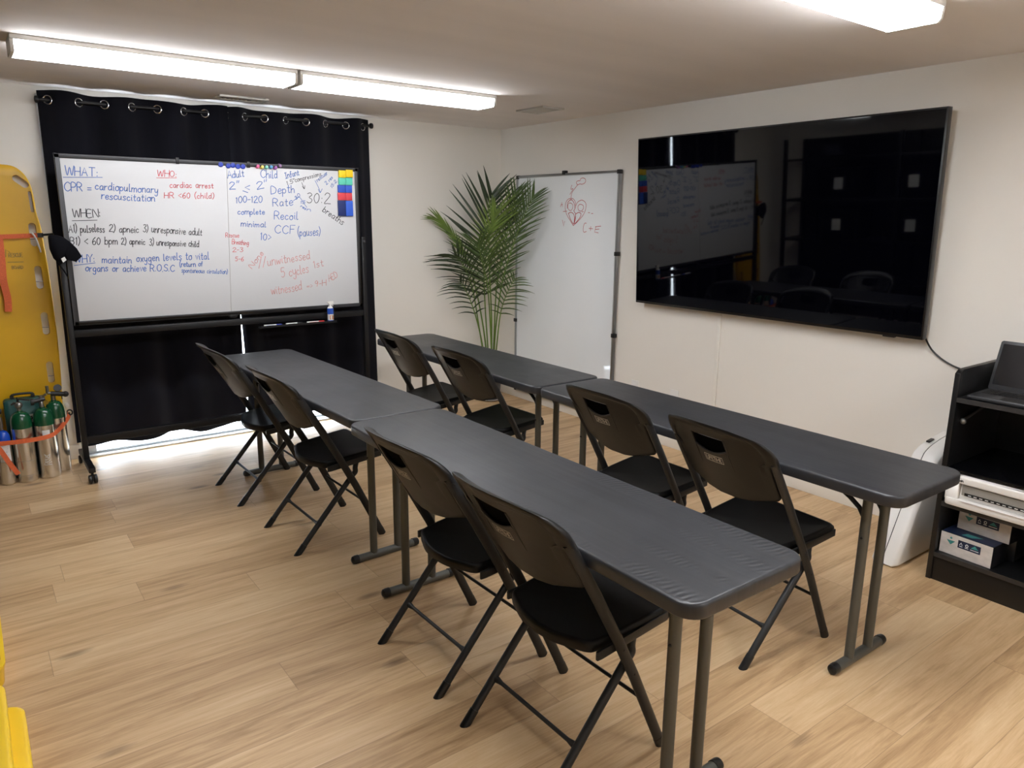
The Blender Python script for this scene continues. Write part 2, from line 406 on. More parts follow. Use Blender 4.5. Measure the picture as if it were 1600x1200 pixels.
M_LAM = mat('black_laminate', '#101011', 0.38, noise=((3, 3, 3), 0.1, 3), bump=((120, 120, 120), 0.05, 0.0005))
M_LAMEDGE = mat('worn_black_edge', '#2c2a29', 0.5, noise=((30, 30, 30), 0.25, 4))
M_WHITEPL = mat('white_plastic', '#e6e3de', 0.38, bump=((90, 90, 90), 0.03, 0.0005))
M_GREYPL = mat('grey_plastic', '#8f8b84', 0.45, bump=((90, 90, 90), 0.03, 0.0005))
M_SOIL = mat('potting_soil', '#2a1f16', 0.95, noise=((40, 40, 40), 0.4, 4), bump=((60, 60, 60), 0.6, 0.006))
M_POT = mat('grey_planter', '#4a4744', 0.5, noise=((10, 10, 10), 0.12, 4), bump=((60, 60, 60), 0.08, 0.001))
M_STEM = mat('palm_stem_green', '#5f7a2c', 0.45, noise=((20, 20, 5), 0.2, 3))
M_LEAFD = mat('palm_leaf_dark', '#2c3a20', 0.45, noise=((12, 12, 12), 0.2, 3))
M_LEAFM = mat('palm_leaf_mid', '#435828', 0.45, noise=((12, 12, 12), 0.2, 3))
M_LEAFL = mat('palm_leaf_light', '#647a32', 0.45, noise=((12, 12, 12), 0.2, 3))
M_LENS = mat('lit_tube_lens', '#ffffff', 0.4, emit='#f3f6fb', estr=LAMP_STRENGTH, noise=((40, 40, 40), 0.01, 1))
M_LENS2 = mat('bright_tube_lens', '#ffffff', 0.4, emit='#f3f6fb', estr=LAMP_STRENGTH * 1.4, noise=((40, 40, 40), 0.01, 1))
M_LAMPBODY = mat('lamp_white_enamel', '#d9d6cf', 0.4, bump=((60, 60, 60), 0.02, 0.0005))

M_GRIPDARK = mat('grip_painted_dark', '#050505', 0.95, spec=0.03, noise=((60, 60, 60), 0.1, 2))  # painted darkness for the chair grip opening

def table_material():
    m = mat('table_top_plastic', '#343538', 0.42, spec=0.5)
    n, l = m.node_tree.nodes, m.node_tree.links
    b = n['Principled BSDF']; tc = n['Texture Coordinate']
    def noise(sc, det, dist=0.0):
        mp = n.new('ShaderNodeMapping'); mp.inputs['Scale'].default_value = sc
        t = n.new('ShaderNodeTexNoise'); t.inputs['Scale'].default_value = 1; t.inputs['Detail'].default_value = det
        t.inputs['Distortion'].default_value = dist
        l.new(tc.outputs['Object'], mp.inputs[0]); l.new(mp.outputs[0], t.inputs[0]); return t.outputs[0]
    a = noise((55, 1.6, 1), 6, 0.4); c = noise((3, 3, 3), 3)
    mr = n.new('ShaderNodeMapRange'); mr.inputs[1].default_value, mr.inputs[2].default_value = 0.3, 0.7
    mr.inputs[3].default_value, mr.inputs[4].default_value = 0.74, 1.26
    l.new(a, mr.inputs[0])
    vm = n.new('ShaderNodeVectorMath'); vm.operation = 'SCALE'; vm.inputs[0].default_value = lin('#2c2d30')[:3]
    l.new(mr.outputs[0], vm.inputs['Scale']); l.new(vm.outputs[0], b.inputs['Base Color'])
    r2 = n.new('ShaderNodeMapRange'); r2.inputs[1].default_value, r2.inputs[2].default_value = 0.3, 0.7
    r2.inputs[3].default_value, r2.inputs[4].default_value = 0.36, 0.48
    l.new(c, r2.inputs[0]); l.new(r2.outputs[0], b.inputs['Roughness'])
    bp = n.new('ShaderNodeBump'); bp.inputs['Strength'].default_value = 0.25; bp.inputs['Distance'].default_value = 0.0012
    l.new(a, bp.inputs['Height']); l.new(bp.outputs[0], b.inputs['Normal'])
    return m
M_TOP = table_material()
def scuffed_material():
    """the same plastic with rows of scuff ridges worn into the near end"""
    m = M_TOP.copy(); m.name = 'scuffed_table_top'
    n, l = m.node_tree.nodes, m.node_tree.links
    tc = n['Texture Coordinate']; b = n['Principled BSDF']
    sp = n.new('ShaderNodeSeparateXYZ'); l.new(tc.outputs['Object'], sp.inputs[0])
    def M(op, a, c=None):
        x = n.new('ShaderNodeMath'); x.operation = op
        for i, v in enumerate((a, c)):
            if v is None: continue
            if isinstance(v, (int, float)): x.inputs[i].default_value = v
            else: l.new(v, x.inputs[i])
        return x.outputs[0]
    def rng(v, a, c, lo=0.0, hi=1.0):
        x = n.new('ShaderNodeMapRange'); x.inputs[1].default_value, x.inputs[2].default_value = a, c
        x.inputs[3].default_value, x.inputs[4].default_value = lo, hi
        l.new(v, x.inputs[0]); return x.outputs[0]
    nz = n.new('ShaderNodeTexNoise'); nz.inputs['Scale'].default_value = 9; nz.inputs['Detail'].default_value = 3
    l.new(tc.outputs['Object'], nz.inputs[0])
    ph = M('ADD', M('ADD', M('MULTIPLY', sp.outputs[1], 330.0), M('MULTIPLY', sp.outputs[0], 90.0)), M('MULTIPLY', nz.outputs[0], 16.0))
    wave = M('SINE', ph)
    ax = M('ABSOLUTE', sp.outputs[0])
    edge = M('MULTIPLY', rng(ax, .15, .19), rng(ax, .222, .206))
    mid = M('MULTIPLY', rng(M('ABSOLUTE', M('SUBTRACT', ax, .07)), .03, .012), 0.7)
    edge = M('MULTIPLY', edge, rng(sp.outputs[1], -.12, -.25))
    mid = M('MULTIPLY', mid, rng(sp.outputs[1], -.55, -.66))
    mask = M('MULTIPLY', M('MAXIMUM', edge, mid), rng(nz.outputs[0], .40, .55))
    bp = n.new('ShaderNodeBump'); bp.inputs['Strength'].default_value = 0.30; bp.inputs['Distance'].default_value = 0.0014
    old = b.inputs['Normal'].links[0].from_socket
    l.new(M('MULTIPLY', wave, mask), bp.inputs['Height']); l.new(old, bp.inputs['Normal']); l.new(bp.outputs[0], b.inputs['Normal'])
    return m
M_TOPSCUFF = scuffed_material()

# ------------------------------------------------------------ room shell
XL, XR, YB, YF, ZC = -2.06, 2.44, 3.54, -3.4, 2.31
struct(MB().bb(XL - .1, XR + .1, YF - .1, YB + .12, -0.1, 0).build('floor', M_FLOOR, smooth=False))
struct(MB().bb(XL - .1, XR + .1, YF - .1, YB + .12, ZC, ZC + .1).build('ceiling', M_CEIL, smooth=False))
struct(MB().bb(XR, XR + .1, YF - .1, YB + .12, 0, ZC).build('wall_right', M_WALL, smooth=False))
struct(MB().bb(XL - .1, XL, YF - .1, YB + .12, 0, ZC).build('wall_left', M_WALL, smooth=False))
struct(MB().bb(XL, XR, YF - .1, YF, 0, ZC).build('wall_front', M_WALL, smooth=False))
DX0, DX1, DZ1 = -0.96, 1.10, 2.265          # the glass door opening in the back wall
wb = MB()
wb.bb(XL, DX0, YB, YB + .12, 0, ZC); wb.bb(DX1, XR, YB, YB + .12, 0, ZC)
wb.bb(DX0, DX1, YB, YB + .12, DZ1, ZC)
struct(wb.build('wall_back', M_WALL, smooth=False))
# sliding glass door: frame, two sashes, panes
dr = thing('door_1', 'white sliding glass door behind the black curtains', 'door', (0, 0, 0)); struct(dr)
f = MB()
f.bb(DX0, DX1, YB - .04, YB + .10, 0, .012); f.bb(DX0, DX1, YB, YB + .10, DZ1 - .03, DZ1)
f.bb(DX0, DX0 + .05, YB, YB + .10, .012, DZ1 - .03); f.bb(DX1 - .05, DX1, YB, YB + .10, .012, DZ1 - .03)
f.build('door_frame', M_VINYL, dr, bevel=.004)
for (a, b2, yy) in ((DX0 + .05, .34, YB + .03), (.30, DX1 - .05, YB + .07)):
    s = MB()
    s.bb(a, b2, yy - .016, yy + .016, .012, .024); s.bb(a, b2, yy - .016, yy + .016, DZ1 - .07, DZ1 - .03)
    s.bb(a, a + .05, yy - .016, yy + .016, .024, DZ1 - .07); s.bb(b2 - .05, b2, yy - .016, yy + .016, .024, DZ1 - .07)
    sa = s.build('sash', M_VINYL, dr, bevel=.003)
    MB().bb(a + .05, b2 - .05, yy - .003, yy + .003, .024, DZ1 - .07).build('pane', M_GLASS, sa, smooth=False)
# baseboards
struct(MB().bb(XR - .013, XR, YF, YB, 0, .095).build('baseboard_right', M_TRIM, bevel=.004))
b_ = MB(); b_.bb(XL, DX0, YB - .013, YB, 0, .095); b_.bb(DX1, XR - .013, YB - .013, YB, 0, .095)
struct(b_.build('baseboard_back', M_TRIM, bevel=.004))
struct(MB().bb(XL, XL + .013, YF, YB - .013, 0, .095).build('baseboard_left', M_TRIM, bevel=.004))
struct(MB().bb(XL + .013, XR - .013, YF, YF + .013, 0, .095).build('baseboard_front', M_TRIM, bevel=.004))

# ------------------------------------------------------------ ceiling lights
def fixture(x0, x1, y0, label, lens=M_LENS):
    w_, h_ = 0.20, 0.068
    L = x1 - x0
    t = thing('ceiling_light', label, 'ceiling light', (x0, y0, ZC), 0, 'fluorescent ceiling lights')
    b = MB(); b.bb(0, L, -.004, w_ + .004, -.022, 0)
    b.build('lamp_body', M_LAMPBODY, t, bevel=.003)
    n = MB()
    prof = [(.0, -.022), (.004, -h_ + .012), (.014, -h_), (w_ - .014, -h_), (w_ - .004, -h_ + .012), (w_, -.022)]
    n.loft([[(.014, y, z) for y, z in prof], [(L - .014, y, z) for y, z in prof]])
    n.build('lamp_lens', lens, t)
    for a in (0.0, L - .014):
        e = MB(); e.prism([(y - (.002 if y < .1 else -.002), z - (.002 if z < -.05 else 0)) for y, z in prof], a, a + .014, lambda u, v, d: (d, u, v))
        e.build('end_cap', M_LAMPBODY, t)
    return t
fixture(-1.155, .085, 2.065, 'long lit fluorescent ceiling light nearest the curtains, left one of the joined pair')
fixture(.10, 1.345, 2.065, 'lit fluorescent ceiling light nearest the curtains, right one of the joined pair')
fixture(.115, 1.36, -.545, 'lit fluorescent ceiling light cut off by the top edge above the television', M_LENS2)

fixture(-1.14, .10, -.545, 'added unseen fill light on the ceiling near the viewer, outside the frame', M_LENS2)  # unseen lamp added to brighten the foreground
fixture(.115, 1.36, -2.75, 'added unseen fill light on the ceiling behind the viewer, outside the frame', M_LENS2)  # another added lamp, fills the foreground from behind the camera

# ------------------------------------------------------------ ceiling vents
def vent(x, y, lx, ly, label):
    t = thing('ceiling_vent', label, 'vent', (x, y, ZC), 0, 'ceiling vents')
    b = MB()
    b.bb(-lx / 2, lx / 2, -ly / 2, -ly / 2 + .022, -.012, 0); b.bb(-lx / 2, lx / 2, ly / 2 - .022, ly / 2, -.012, 0)
    b.bb(-lx / 2, -lx / 2 + .022, -ly / 2, ly / 2, -.012, 0); b.bb(lx / 2 - .022, lx / 2, -ly / 2, ly / 2, -.012, 0)
    b.build('vent_frame', M_LAMPBODY, t, bevel=.002)
    MB().bb(-lx / 2 + .02, lx / 2 - .02, -ly / 2 + .02, ly / 2 - .02, -.002, 0).build('duct_painted_dark', M_BEZEL, t, smooth=False)  # flat black sheet, the duct's shade painted behind the louvres
    s = MB()
    n = int(lx / .026)
    rot = Matrix.Rotation(.7, 3, 'Y')
    for i in range(n):
        s.box((-lx / 2 + .026 + i * (lx - .05) / (n - 1), 0, -.006), (.011, ly - .044, .0018), rot)
    s.build('vent_louvres', M_LAMPBODY, t, smooth=False)
vent(.15, 3.22, .31, .15, 'small white ceiling vent above the curtain rod')
vent(1.925, 2.36, .19, .30, 'white ceiling vent near the corner, between the light and the right wall')

# ------------------------------------------------------------ folding tables
def make_table():
    t = thing('folding_table', '', 'table')
    hx, hy, H = .2285, .9145, .737
    top = MB()
    loops = []
    for ins, z, r in ((.012, H - .044, .05), (.002, H - .040, .055), (0, H - .036, .055), (0, H - .009, .055), (.0012, H - .0045, .054), (.0035, H - .0018, .052), (.0075, H - .0003, .049), (.011, H, .046)):
        loops.append([(x, y, z) for x, y in rrect(hx - ins, hy - ins, r, 7)])
    top.loft(loops)
    top.build('tabletop', M_TOP, t, ang=50)
    for s in (1, -1):
        ye = s * (hy - .18)
        fb = MB(); fb.tube([(-.168, ye, .019), (.168, ye, .019)], .0180, 14)
        fo = fb.build('foot_bar', M_TLEG, t)
        for sx in (-1, 1):
            c = MB()
            mm = Matrix.Rotation(PI / 2 * sx, 3, 'Y')
            c.lathe([(.0005, .034), (.010, .033), (.0175, .027), (.0198, .017), (.0198, 0), (.0005, 0)][::-1], 16, (sx * .146, ye, .0200), mm)
            c.build('end_cap', M_RUBBER, fo)
            p = MB(); p.tube([(sx * .064, ye, .03), (sx * .064, ye, H - .04)], .0172, 14)
            p.build('leg', M_TLEG, t)
            k = MB()
            k.tube(crom([(sx * .064, ye, .50), (sx * .060, ye - s * .03, .60), (sx * .056, ye - s * .20, H - .045)], 4), .0085, 8)
            k.ball((sx * .081, ye, .50), .005, 8, 6)
            k.build('brace', M_BLKMETAL, t)
    return t
tb = make_table()
tb.location = (0, 0, 0)
G_T = 'narrow folding tables'
tb['label'] = 'narrow dark grey folding table nearest the viewer in the left row, scuffed end'
tb['group'] = G_T
dup(tb, (.003, 1.8345, 0), .0317, 'narrow dark grey folding table at the far end of the left row before the curtains')
dup(tb, (1.05, .055, 0), -.005, 'narrow dark grey folding table in the right row, its end beside the black bookcase')
dup(tb, (1.060, 1.896, 0), -.003, 'narrow dark grey folding table at the far end of the right row beside the palm')
for c_ in tb.children:
    if c_.name.startswith('tabletop'):
        c_.data = c_.data.copy(); c_.data.materials[0] = M_TOPSCUFF

# ------------------------------------------------------------ folding chairs
TUBE = [(0.0, .112), (.293, -.026), (.434, -.098), (.601, -.190), (.768, -.288), (.835, -.326)]
def tx(z): return lerp_table(TUBE, z)
def make_chair():
    t = thing('folding_chair', '', 'chair')
    # seat
    out = []
    q = [(.135, .0), (.135, .17), (.128, .196), (.108, .208), (-.05, .200), (-.135, .190), (-.163, .176), (-.182, .135), (-.205, .07), (-.212, 0)]
    q = [tuple(p)[:2] for p in crom([(a, b, 0) for a, b in q], 3)]
    out = q + [(a, -b) for a, b in q[-2:0:-1]]
    def zt(x): return .455 - .10 * (.135 - x)
    s = MB(); loops = []
    def ring(k, dz, dish=0.0):
        cx = -.035
        return [(cx + (x - cx) * k, y * k, zt(cx + (x - cx) * k) + dz - dish) for x, y in out]
    loops = [ring(.94, -.020), ring(.985, -.034), ring(1.0, -.032), ring(1.0, -.012), ring(.99, -.004), ring(.965, 0), ring(.93, -.001), ring(.7, 0, .006), ring(.35, 0, .010), ring(.02, 0, .011)]
    s.loft(loops)
    s.build('seat', M_SEAT, t, ang=60)
    # rails that carry the seat, one each side
    for sg in (1, -1):
        r = MB()
        pr_ = [(.128, zt(.128) - .016), (.128, zt(.128) - .044), (-.140, zt(-.140) - .046), (-.158, zt(-.158) - .044), (-.158, zt(-.158) - .018)]
        r.prism(pr_, sg * .203, sg * .212, lambda u, v, d: (u, d, v))
        r.build('seat_rail', M_FRAME, t, bevel=.0015)
    # side tubes: front foot up to the backrest
    for sg in (1, -1):
        zs = [.004, .15, .293, .434, .52, .601, .69, .74, .778]
        b = MB(); b.tube([(tx(z), sg * .2275, z) for z in zs],   .0105, 14, ry=.0175, side=(0, 1, 0))
        for z in (.40, .305):
            b.ball((tx(z), sg * .236, z), .0045, 8, 4)
        lg = b.build('front_leg', M_FRAME, t)
        c = MB(); c.tube([(tx(.0), sg * .2275, 0), (tx(.035), sg * .2275, .035)],   .0113, 14, ry=.0187, side=(0, 1, 0))
        c.build('foot_cap', M_RUBBER, lg)
        # rear leg, crossing inside the side tube, with the hinge link to the seat
        b = MB()
        b.tube(crom([(-.322, sg * .201, .004), (-.22, sg * .201, .121), (-.066, sg * .201, .295), (-.030, sg * .201, .335), (-.012, sg * .200, .352), (-.010, sg * .196, .372), (.002, sg * .190, .405)], 4), .0132, 12)
        lg = b.build('rear_leg', M_FRAME, t)
        c = MB()
        d = Vector((.102, 0, .117)).normalized()
        p0 = Vector((-.322, sg * .201, .004))
        lp0 = []; lp1 = []
        for k in range(14):
            a = 2 * PI * k / 14
            nx = Vector((-d.z, 0, d.x)); off = nx * .0150 * math.cos(a) + Vector((0, 1, 0)) * .0150 * math.sin(a)
            e = p0 + off; e = e - d * (e.z / d.z)
            lp0.append(e); lp1.append(p0 + d * .048 + off)
        c.loft([lp0, lp1]); c.build('foot_cap', M_RUBBER, lg)
    # crossbars with flared ends
    b = MB(); ys = [-.201, -.185, -.16, 0, .16, .185, .201]
    b.tube([(-.212, y, .124) for y in ys], [.014, .011, .0068, .0066, .0068, .011, .014], 10)
    b.build('rear_crossbar', M_FRAME, t)
    b = MB(); b.tube([(tx(.20) - .002, -.225, .20), (tx(.20) - .002, .225, .20)], .006, 10)
    b.build('front_crossbar', M_FRAME, t)
    # backrest: curved shell with a thick rolled rim and a grip cut-out backed with black
    Hh = .25
    rr = []
    def arc(cx, cv, r, a0, a1, n):
        for i in range(n + 1):
            a = a0 + (a1 - a0) * i / n
            rr.append((cx + r * math.cos(a), cv + r * math.sin(a)))
    arc(.212 - .018, .018, .018, -PI / 2, 0, 6)
    rr.append((.212, .10)); rr.append((.212, .140)); rr.append((.228, .150)); rr.append((.244, .158))
    arc(.244 - .050, Hh - .050, .050, 0, PI / 2, 7)
    for x in (.12, .06, 0, -.06, -.12): rr.append((x, Hh))
    rr += [(-x, v) for x, v in rr[:18][::-1] if (x, v)]
    for x in (-.10, -.04, .04, .10): rr.append((x, 0))
    SAG = .055
    def bk(y, v, d):
        k = 1 - min(1, (y / .235) ** 2)
        k3 = 1 - min(1, abs(y / .245) ** 2.6)
        zb, zt_ = .636 - .062 * k, .838 + .044 * k3
        z = zb + (zt_ - zb) * v / Hh
        return (tx(z) - SAG * k + d, y, z - d * .45)
    prof = [(1.0, 0.0), (.992, .55), (.975, .85), (.945, 1.0), (.86, 1.04), (.845, .80), (.838, .50), (.80, .40), (.72, .40), (.64, .40), (.56, .40), (.48, .40), (.40, .40), (.32, .40), (.24, .40), (.16, .40), (.08, .40), (.02, .40)]
    T = .0215
    def thick(k, th, v):
        w_ = max(0, min(1, (v / Hh - .52) / .16))
        return T * (min(th, .40) * (1 - w_) + th * w_)
    front = [[bk(y * k, Hh / 2 + (v - Hh / 2) * k, thick(k, th, v)) for y, v in rr] for k, th in prof]
    rear = [[bk(y * k, Hh / 2 + (v - Hh / 2) * k, -thick(k, th, v)) for y, v in rr] for k, th in prof]
    b = MB(); b.loft(rear[::-1] + front[1:])
    back = b.build('backrest', M_BACK, t, ang=60)
    # grip: a cut-out with a curved lower lip
    cut = MB()
    gp = [(-.070, .205), (.070, .205)] + [(.070 - .140 * i / 8, .168 - .016 * math.sin(PI * i / 8)) for i in range(9)]
    cut.loft([[bk(y, v, -.05) for y, v in gp], [bk(y, v, .05) for y, v in gp]])
    co = cut.build('grip_cutter', M_BEZEL, None, smooth=False)
    md = back.modifiers.new('cut', 'BOOLEAN'); md.operation = 'DIFFERENCE'; md.object = co; md.solver = 'EXACT'
    back.matrix_parent_inverse.identity()
    bpy.context.view_layer.update()
    me = bpy.data.meshes.new_from_object(back.evaluated_get(bpy.context.evaluated_depsgraph_get()))
    back.modifiers.clear(); back.data = me
    while len(me.materials) > 1: me.materials.pop()
    me.polygons.foreach_set('material_index', [0] * len(me.polygons))
    bpy.data.objects.remove(co)
    # lip and side ribs framing the sunk panel under the grip
    g = MB()
    lip = [(.072 - .144 * i / 10, .166 - .016 * math.sin(PI * i / 10)) for i in range(11)]
    g.tube([bk(y, v, -.0088) for y, v in lip], .0035, 8)
    for sg in (1, -1):
        g.tube([bk(sg * .074, .205 - .012 * i, -.0082) for i in range(10)], [.003] * 6 + [.0025, .002, .0015, .0008], 8)
    g.build('grip_lip', M_BLKPLAST, t)
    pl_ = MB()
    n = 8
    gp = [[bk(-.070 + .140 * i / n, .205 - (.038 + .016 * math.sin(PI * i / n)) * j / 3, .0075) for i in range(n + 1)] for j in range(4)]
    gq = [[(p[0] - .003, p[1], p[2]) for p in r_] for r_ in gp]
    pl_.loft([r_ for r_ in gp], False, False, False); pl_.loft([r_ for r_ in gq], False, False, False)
    pl_.build('grip_dark_plate', M_GRIPDARK, t)  # black plate paints in the dark of the open grip
    # stamped word in a small frame
    lb = MB()
    cn = ((1, 1), (-1, 1), (-1, -1), (1, -1), (1, 1))
    fr = [[(.041 * (a[0] + (b_[0] - a[0]) * i / 10), .128 + .0105 * (a[1] + (b_[1] - a[1]) * i / 10)) for a, b_ in zip(cn, cn[1:]) for i in range(11)]]
    mp = lambda u, v: bk(-u, v, -.0108)
    ribbon(lb, fr, .0018, mp)
    ribbon(lb, text_strokes('L|FET|ME', -.034, .1222, .034, .1222, .0116, 0, 0, False), .0024, mp)
    lb.build('stamped_word', mat('pale_stamp', '#d9d5cc', 0.5, noise=((80, 80, 80), 0.1, 2)), t, smooth=False)
    return t
G_C = 'black folding chairs'
ch = make_chair()
ch.location = (.001, -.335, 0); ch.rotation_euler = (0, 0, math.radians(.3))
ch['label'] = 'black folding chair nearest the viewer, at the scuffed end of the left table row'
ch['group'] = G_C
R = math.radians
dup(ch, (0, .241, 0), R(.9), 'black folding chair second from the viewer along the left table row')
dup(ch, (.002, 1.546, 0), R(1.3), 'black folding chair third from the viewer along the left row, at the far table')
dup(ch, (-.034, 2.317, 0), R(1.2), 'black folding chair at the far end of the left row, closest to the curtains')
dup(ch, (1.030, 2.245, 0), R(.6), 'black folding chair at the far end of the right row, closest to the palm')
dup(ch, (1.021, 1.516, 0), R(1.6), 'black folding chair second from the far end of the right row')
dup(ch, (1.009, .330, 0), R(-.8), 'black folding chair at the right row, second from the bookcase end')
dup(ch, (.991, -.292, 0), R(-4.2), 'black folding chair at the right row nearest the bookcase, turned slightly')

# ------------------------------------------------------------ curtains on a rod
ROD_Y, ROD_Z = 3.463, 2.226
r = thing('curtain_rod', 'black curtain rod with round end knobs across the back wall', 'curtain rod', (.11, ROD_Y, ROD_Z))
MB().tube([(-1.065, 0, -.002), (1.05, 0, .012)], .0105, 14).build('rod', M_BLKMETAL, r)
for s in (-1, 1):
    k = MB(); z = -.002 if s < 0 else .012
    k.lathe([(.0005, 0), (.011, 0), (.011, .008), (.019, .010), (.021, .018), (.019, .027), (.011, .030), (.0005, .031)], 16, (s * 1.052, 0, z), Matrix.Rotation(PI / 2 * s, 3, 'Y'))
    k.build('end_knob', M_BLKMETAL, r)
    b = MB(); b.tube([(s * 1.03, 0, z - .012), (s * 1.03, .076, z - .012)], .006, 8); b.lathe([(.0005, 0), (.02, 0), (.02, .005), (.0005, .005)], 14, (s * 1.03, .072, z - .012), Matrix.Rotation(-PI / 2, 3, 'X'))
    b.build('wall_bracket', M_BLKMETAL, r)

def curtain(label, grom, xl, xr, hem, phase):
    """grom: x of the grommets; fabric swings behind and before the rod between them"""
    t = thing('curtain', label, 'curtain', (0, ROD_Y, 0), 0, 'black blackout curtains')
    nx, nz = 120, 40
    def yoff(x, z):
        a = .5
        for i, (g0, g1) in enumerate(zip(grom, grom[1:])):
            if g0 <= x <= g1:
                s = math.sin(PI * (x - g0) / (g1 - g0)); break
        else:
            if x < grom[0]: i, s = -1, min(1, (grom[0] - x) / .08)
            else: i, s = len(grom) - 1, min(1, (x - grom[-1]) / .08)
        sg = 1 if (i + phase) % 2 == 0 else -1
        k = max(0, min(1, z / 2.2))
        A = .020 + .012 * k
        low = .016 * math.sin(17 * x + 1.3) + .010 * math.sin(31 * x + z)
        return sg * s * A + low * (1 - k) ** 1.2 - .004
    b = MB(); rows = []
    for j in range(nz + 1):
        v = j / nz; row = []
        for i in range(nx + 1):
            u = i / nx
            z1 = ROD_Z + .05 + .006 * math.sin(u * 15)
            x = xl(1 - v) + (xr(1 - v) - xl(1 - v)) * u
            z0 = hem(x)
            z = z1 + (z0 - z1) * v
            row.append((x, yoff(x, z), z))
        rows.append(row)
    fs = []
    vs = [p for r_ in rows for p in r_] + [(p[0], p[1] + .004, p[2]) for r_ in rows for p in r_]
    n1 = nx + 1; off = n1 * (nz + 1)
    for j in range(nz):
        for i in range(nx):
            q = (j * n1 + i, j * n1 + i + 1, (j + 1) * n1 + i + 1, (j + 1) * n1 + i)
            fs.append(q); fs.append(tuple(off + a for a in q[::-1]))
    edge = [j * n1 for j in range(nz + 1)], [j * n1 + nx for j in range(nz + 1)], list(range(n1)), [nz * n1 + i for i in range(n1)]
    for e in edge:
        for a, c in zip(e, e[1:]): fs.append((a, c, c + off, a + off))
    b.add(vs, fs)
    b.build('fabric', M_CURT, t, ang=80)
    for gi, g in enumerate(grom):
        sl = (yoff(g + .01, ROD_Z) - yoff(g - .01, ROD_Z)) / .02
        m = Matrix.Rotation(math.atan(sl) * .8, 3, 'Z') @ Matrix.Rotation(PI / 2, 3, 'X')
        o = MB(); o.torus((g, yoff(g, ROD_Z), ROD_Z - .002), .0235, .0045, m, 24, 8)
        o.build('grommet', M_CHROME, t)
    return t
curtain('left black curtain panel hanging on the rod behind the rolling whiteboard',
        [-.905, -.745, -.608, -.456, -.309, -.152, -.021], lambda v: -.955 - .02 * (1 - v), lambda v: .118 - .020 * (1 - v),
        lambda x: .092 + .014 * math.sin(14 * x + .6) + (.035 if x < -.93 else 0), 1)
curtain('right black curtain panel hanging on the rod, beside the bare back wall',
        [.112, .237, .372, .520, .669, .813, .972, 1.106], lambda v: .106 + (.010 + .006 * math.sin(9 * v)) * max(0, min(1, (.75 - v) * 4)), lambda v: 1.165 + .01 * (1 - v),
        lambda x: .085 + .014 * math.sin(13 * x), 1)

# ------------------------------------------------------------ rolling whiteboard
YB0 = 3.19
t = thing('rolling_whiteboard', 'large rolling whiteboard covered in handwriting, on a black wheeled frame', 'whiteboard', (0, YB0, 0))
MB().bb(-.918, .905, -.010, .012, .936, 1.895).build('panel', M_BOARD, t, bevel=.002)
fr = MB()
for (x0, x1, z0, z1) in ((-.936, .923, 1.882, 1.907), (-.936, .923, .922, .947), (-.936, -.910, .922, 1.907), (.897, .923, .922, 1.907)):
    fr.bb(x0, x1, -.017, .017, z0, z1)
fr.build('panel_frame', M_DKFRAME, t, bevel=.003)
for x, z in ((-.282, 1.909), (.151, 1.906)):
    MB().bb(x - .010, x + .010, -.021, .02, z - .030, z + .008).build('frame_clip', M_BLKMETAL, t, bevel=.002)
c = MB(); c.prism([(-.03, 0), (.03, 0), (.018, -.022), (-.018, -.022)], -.02, .01, lambda u, v, d: (u - .015, d, v + .925)); c.build('frame_clip', M_BLKMETAL, t, bevel=.002)
s = MB(); s.tube([(.014, -.0106, 1.882), (-.026, -.0106, .947)], .0011, 6); s.build('panel_seam', M_GREYPL, t)
for sx in (-1, 1):
    x = -.9605 if sx < 0 else .9455
    p = MB(); p.bb(x - .016, x + .016, -.022, .022, .075, 1.425)
    p.build('upright', M_BLKMETAL, t, bevel=.003)
    k = MB(); k.tube([(x - sx * .012, 0, 1.392), (x - sx * .045, 0, 1.392)], .012, 12)
    k.ball((x, -.026, 1.392), .012, 12, 6)
    k.build('pivot_knob', M_DKFRAME, t)
    f_ = MB(); f_.bb(x - .018, x + .018, -.235, .235, .066, .096)
    ft = f_.build('base_foot', M_BLKMETAL, t, bevel=.003)
    for sy in (-1, 1):
        w_ = MB()
        for a in (-.014, .014):
            w_.lathe([(.0005, -.010), (.020, -.010), (.027, -.006), (.027, .006), (.020, .010), (.0005, .010)], 20, (x + a, sy * .225, .027), Matrix.Rotation(PI / 2, 3, 'Y'))
        w_.bb(x - .005, x + .005, sy * .225 - .018, sy * .225 + .018, .02, .06); w_.tube([(x, sy * .215, .05), (x, sy * .215, .068)], .008, 10)
        w_.build('caster', M_RUBBER, ft)
b = MB(); b.bb(-.945, .93, -.018, .018, .852, .893); b.build('middle_rail', M_BLKMETAL, t, bevel=.003)
b = MB(); b.bb(-.945, .93, -.018, .018, .188, .234); b.build('bottom_rail', M_BLKMETAL, t, bevel=.003)
b = MB(); b.bb(.145, .69, -.070, -.018, .826, .830); b.bb(.145, .69, -.073, -.069, .826, .840); b.build('marker_tray', M_BLKMETAL, t)
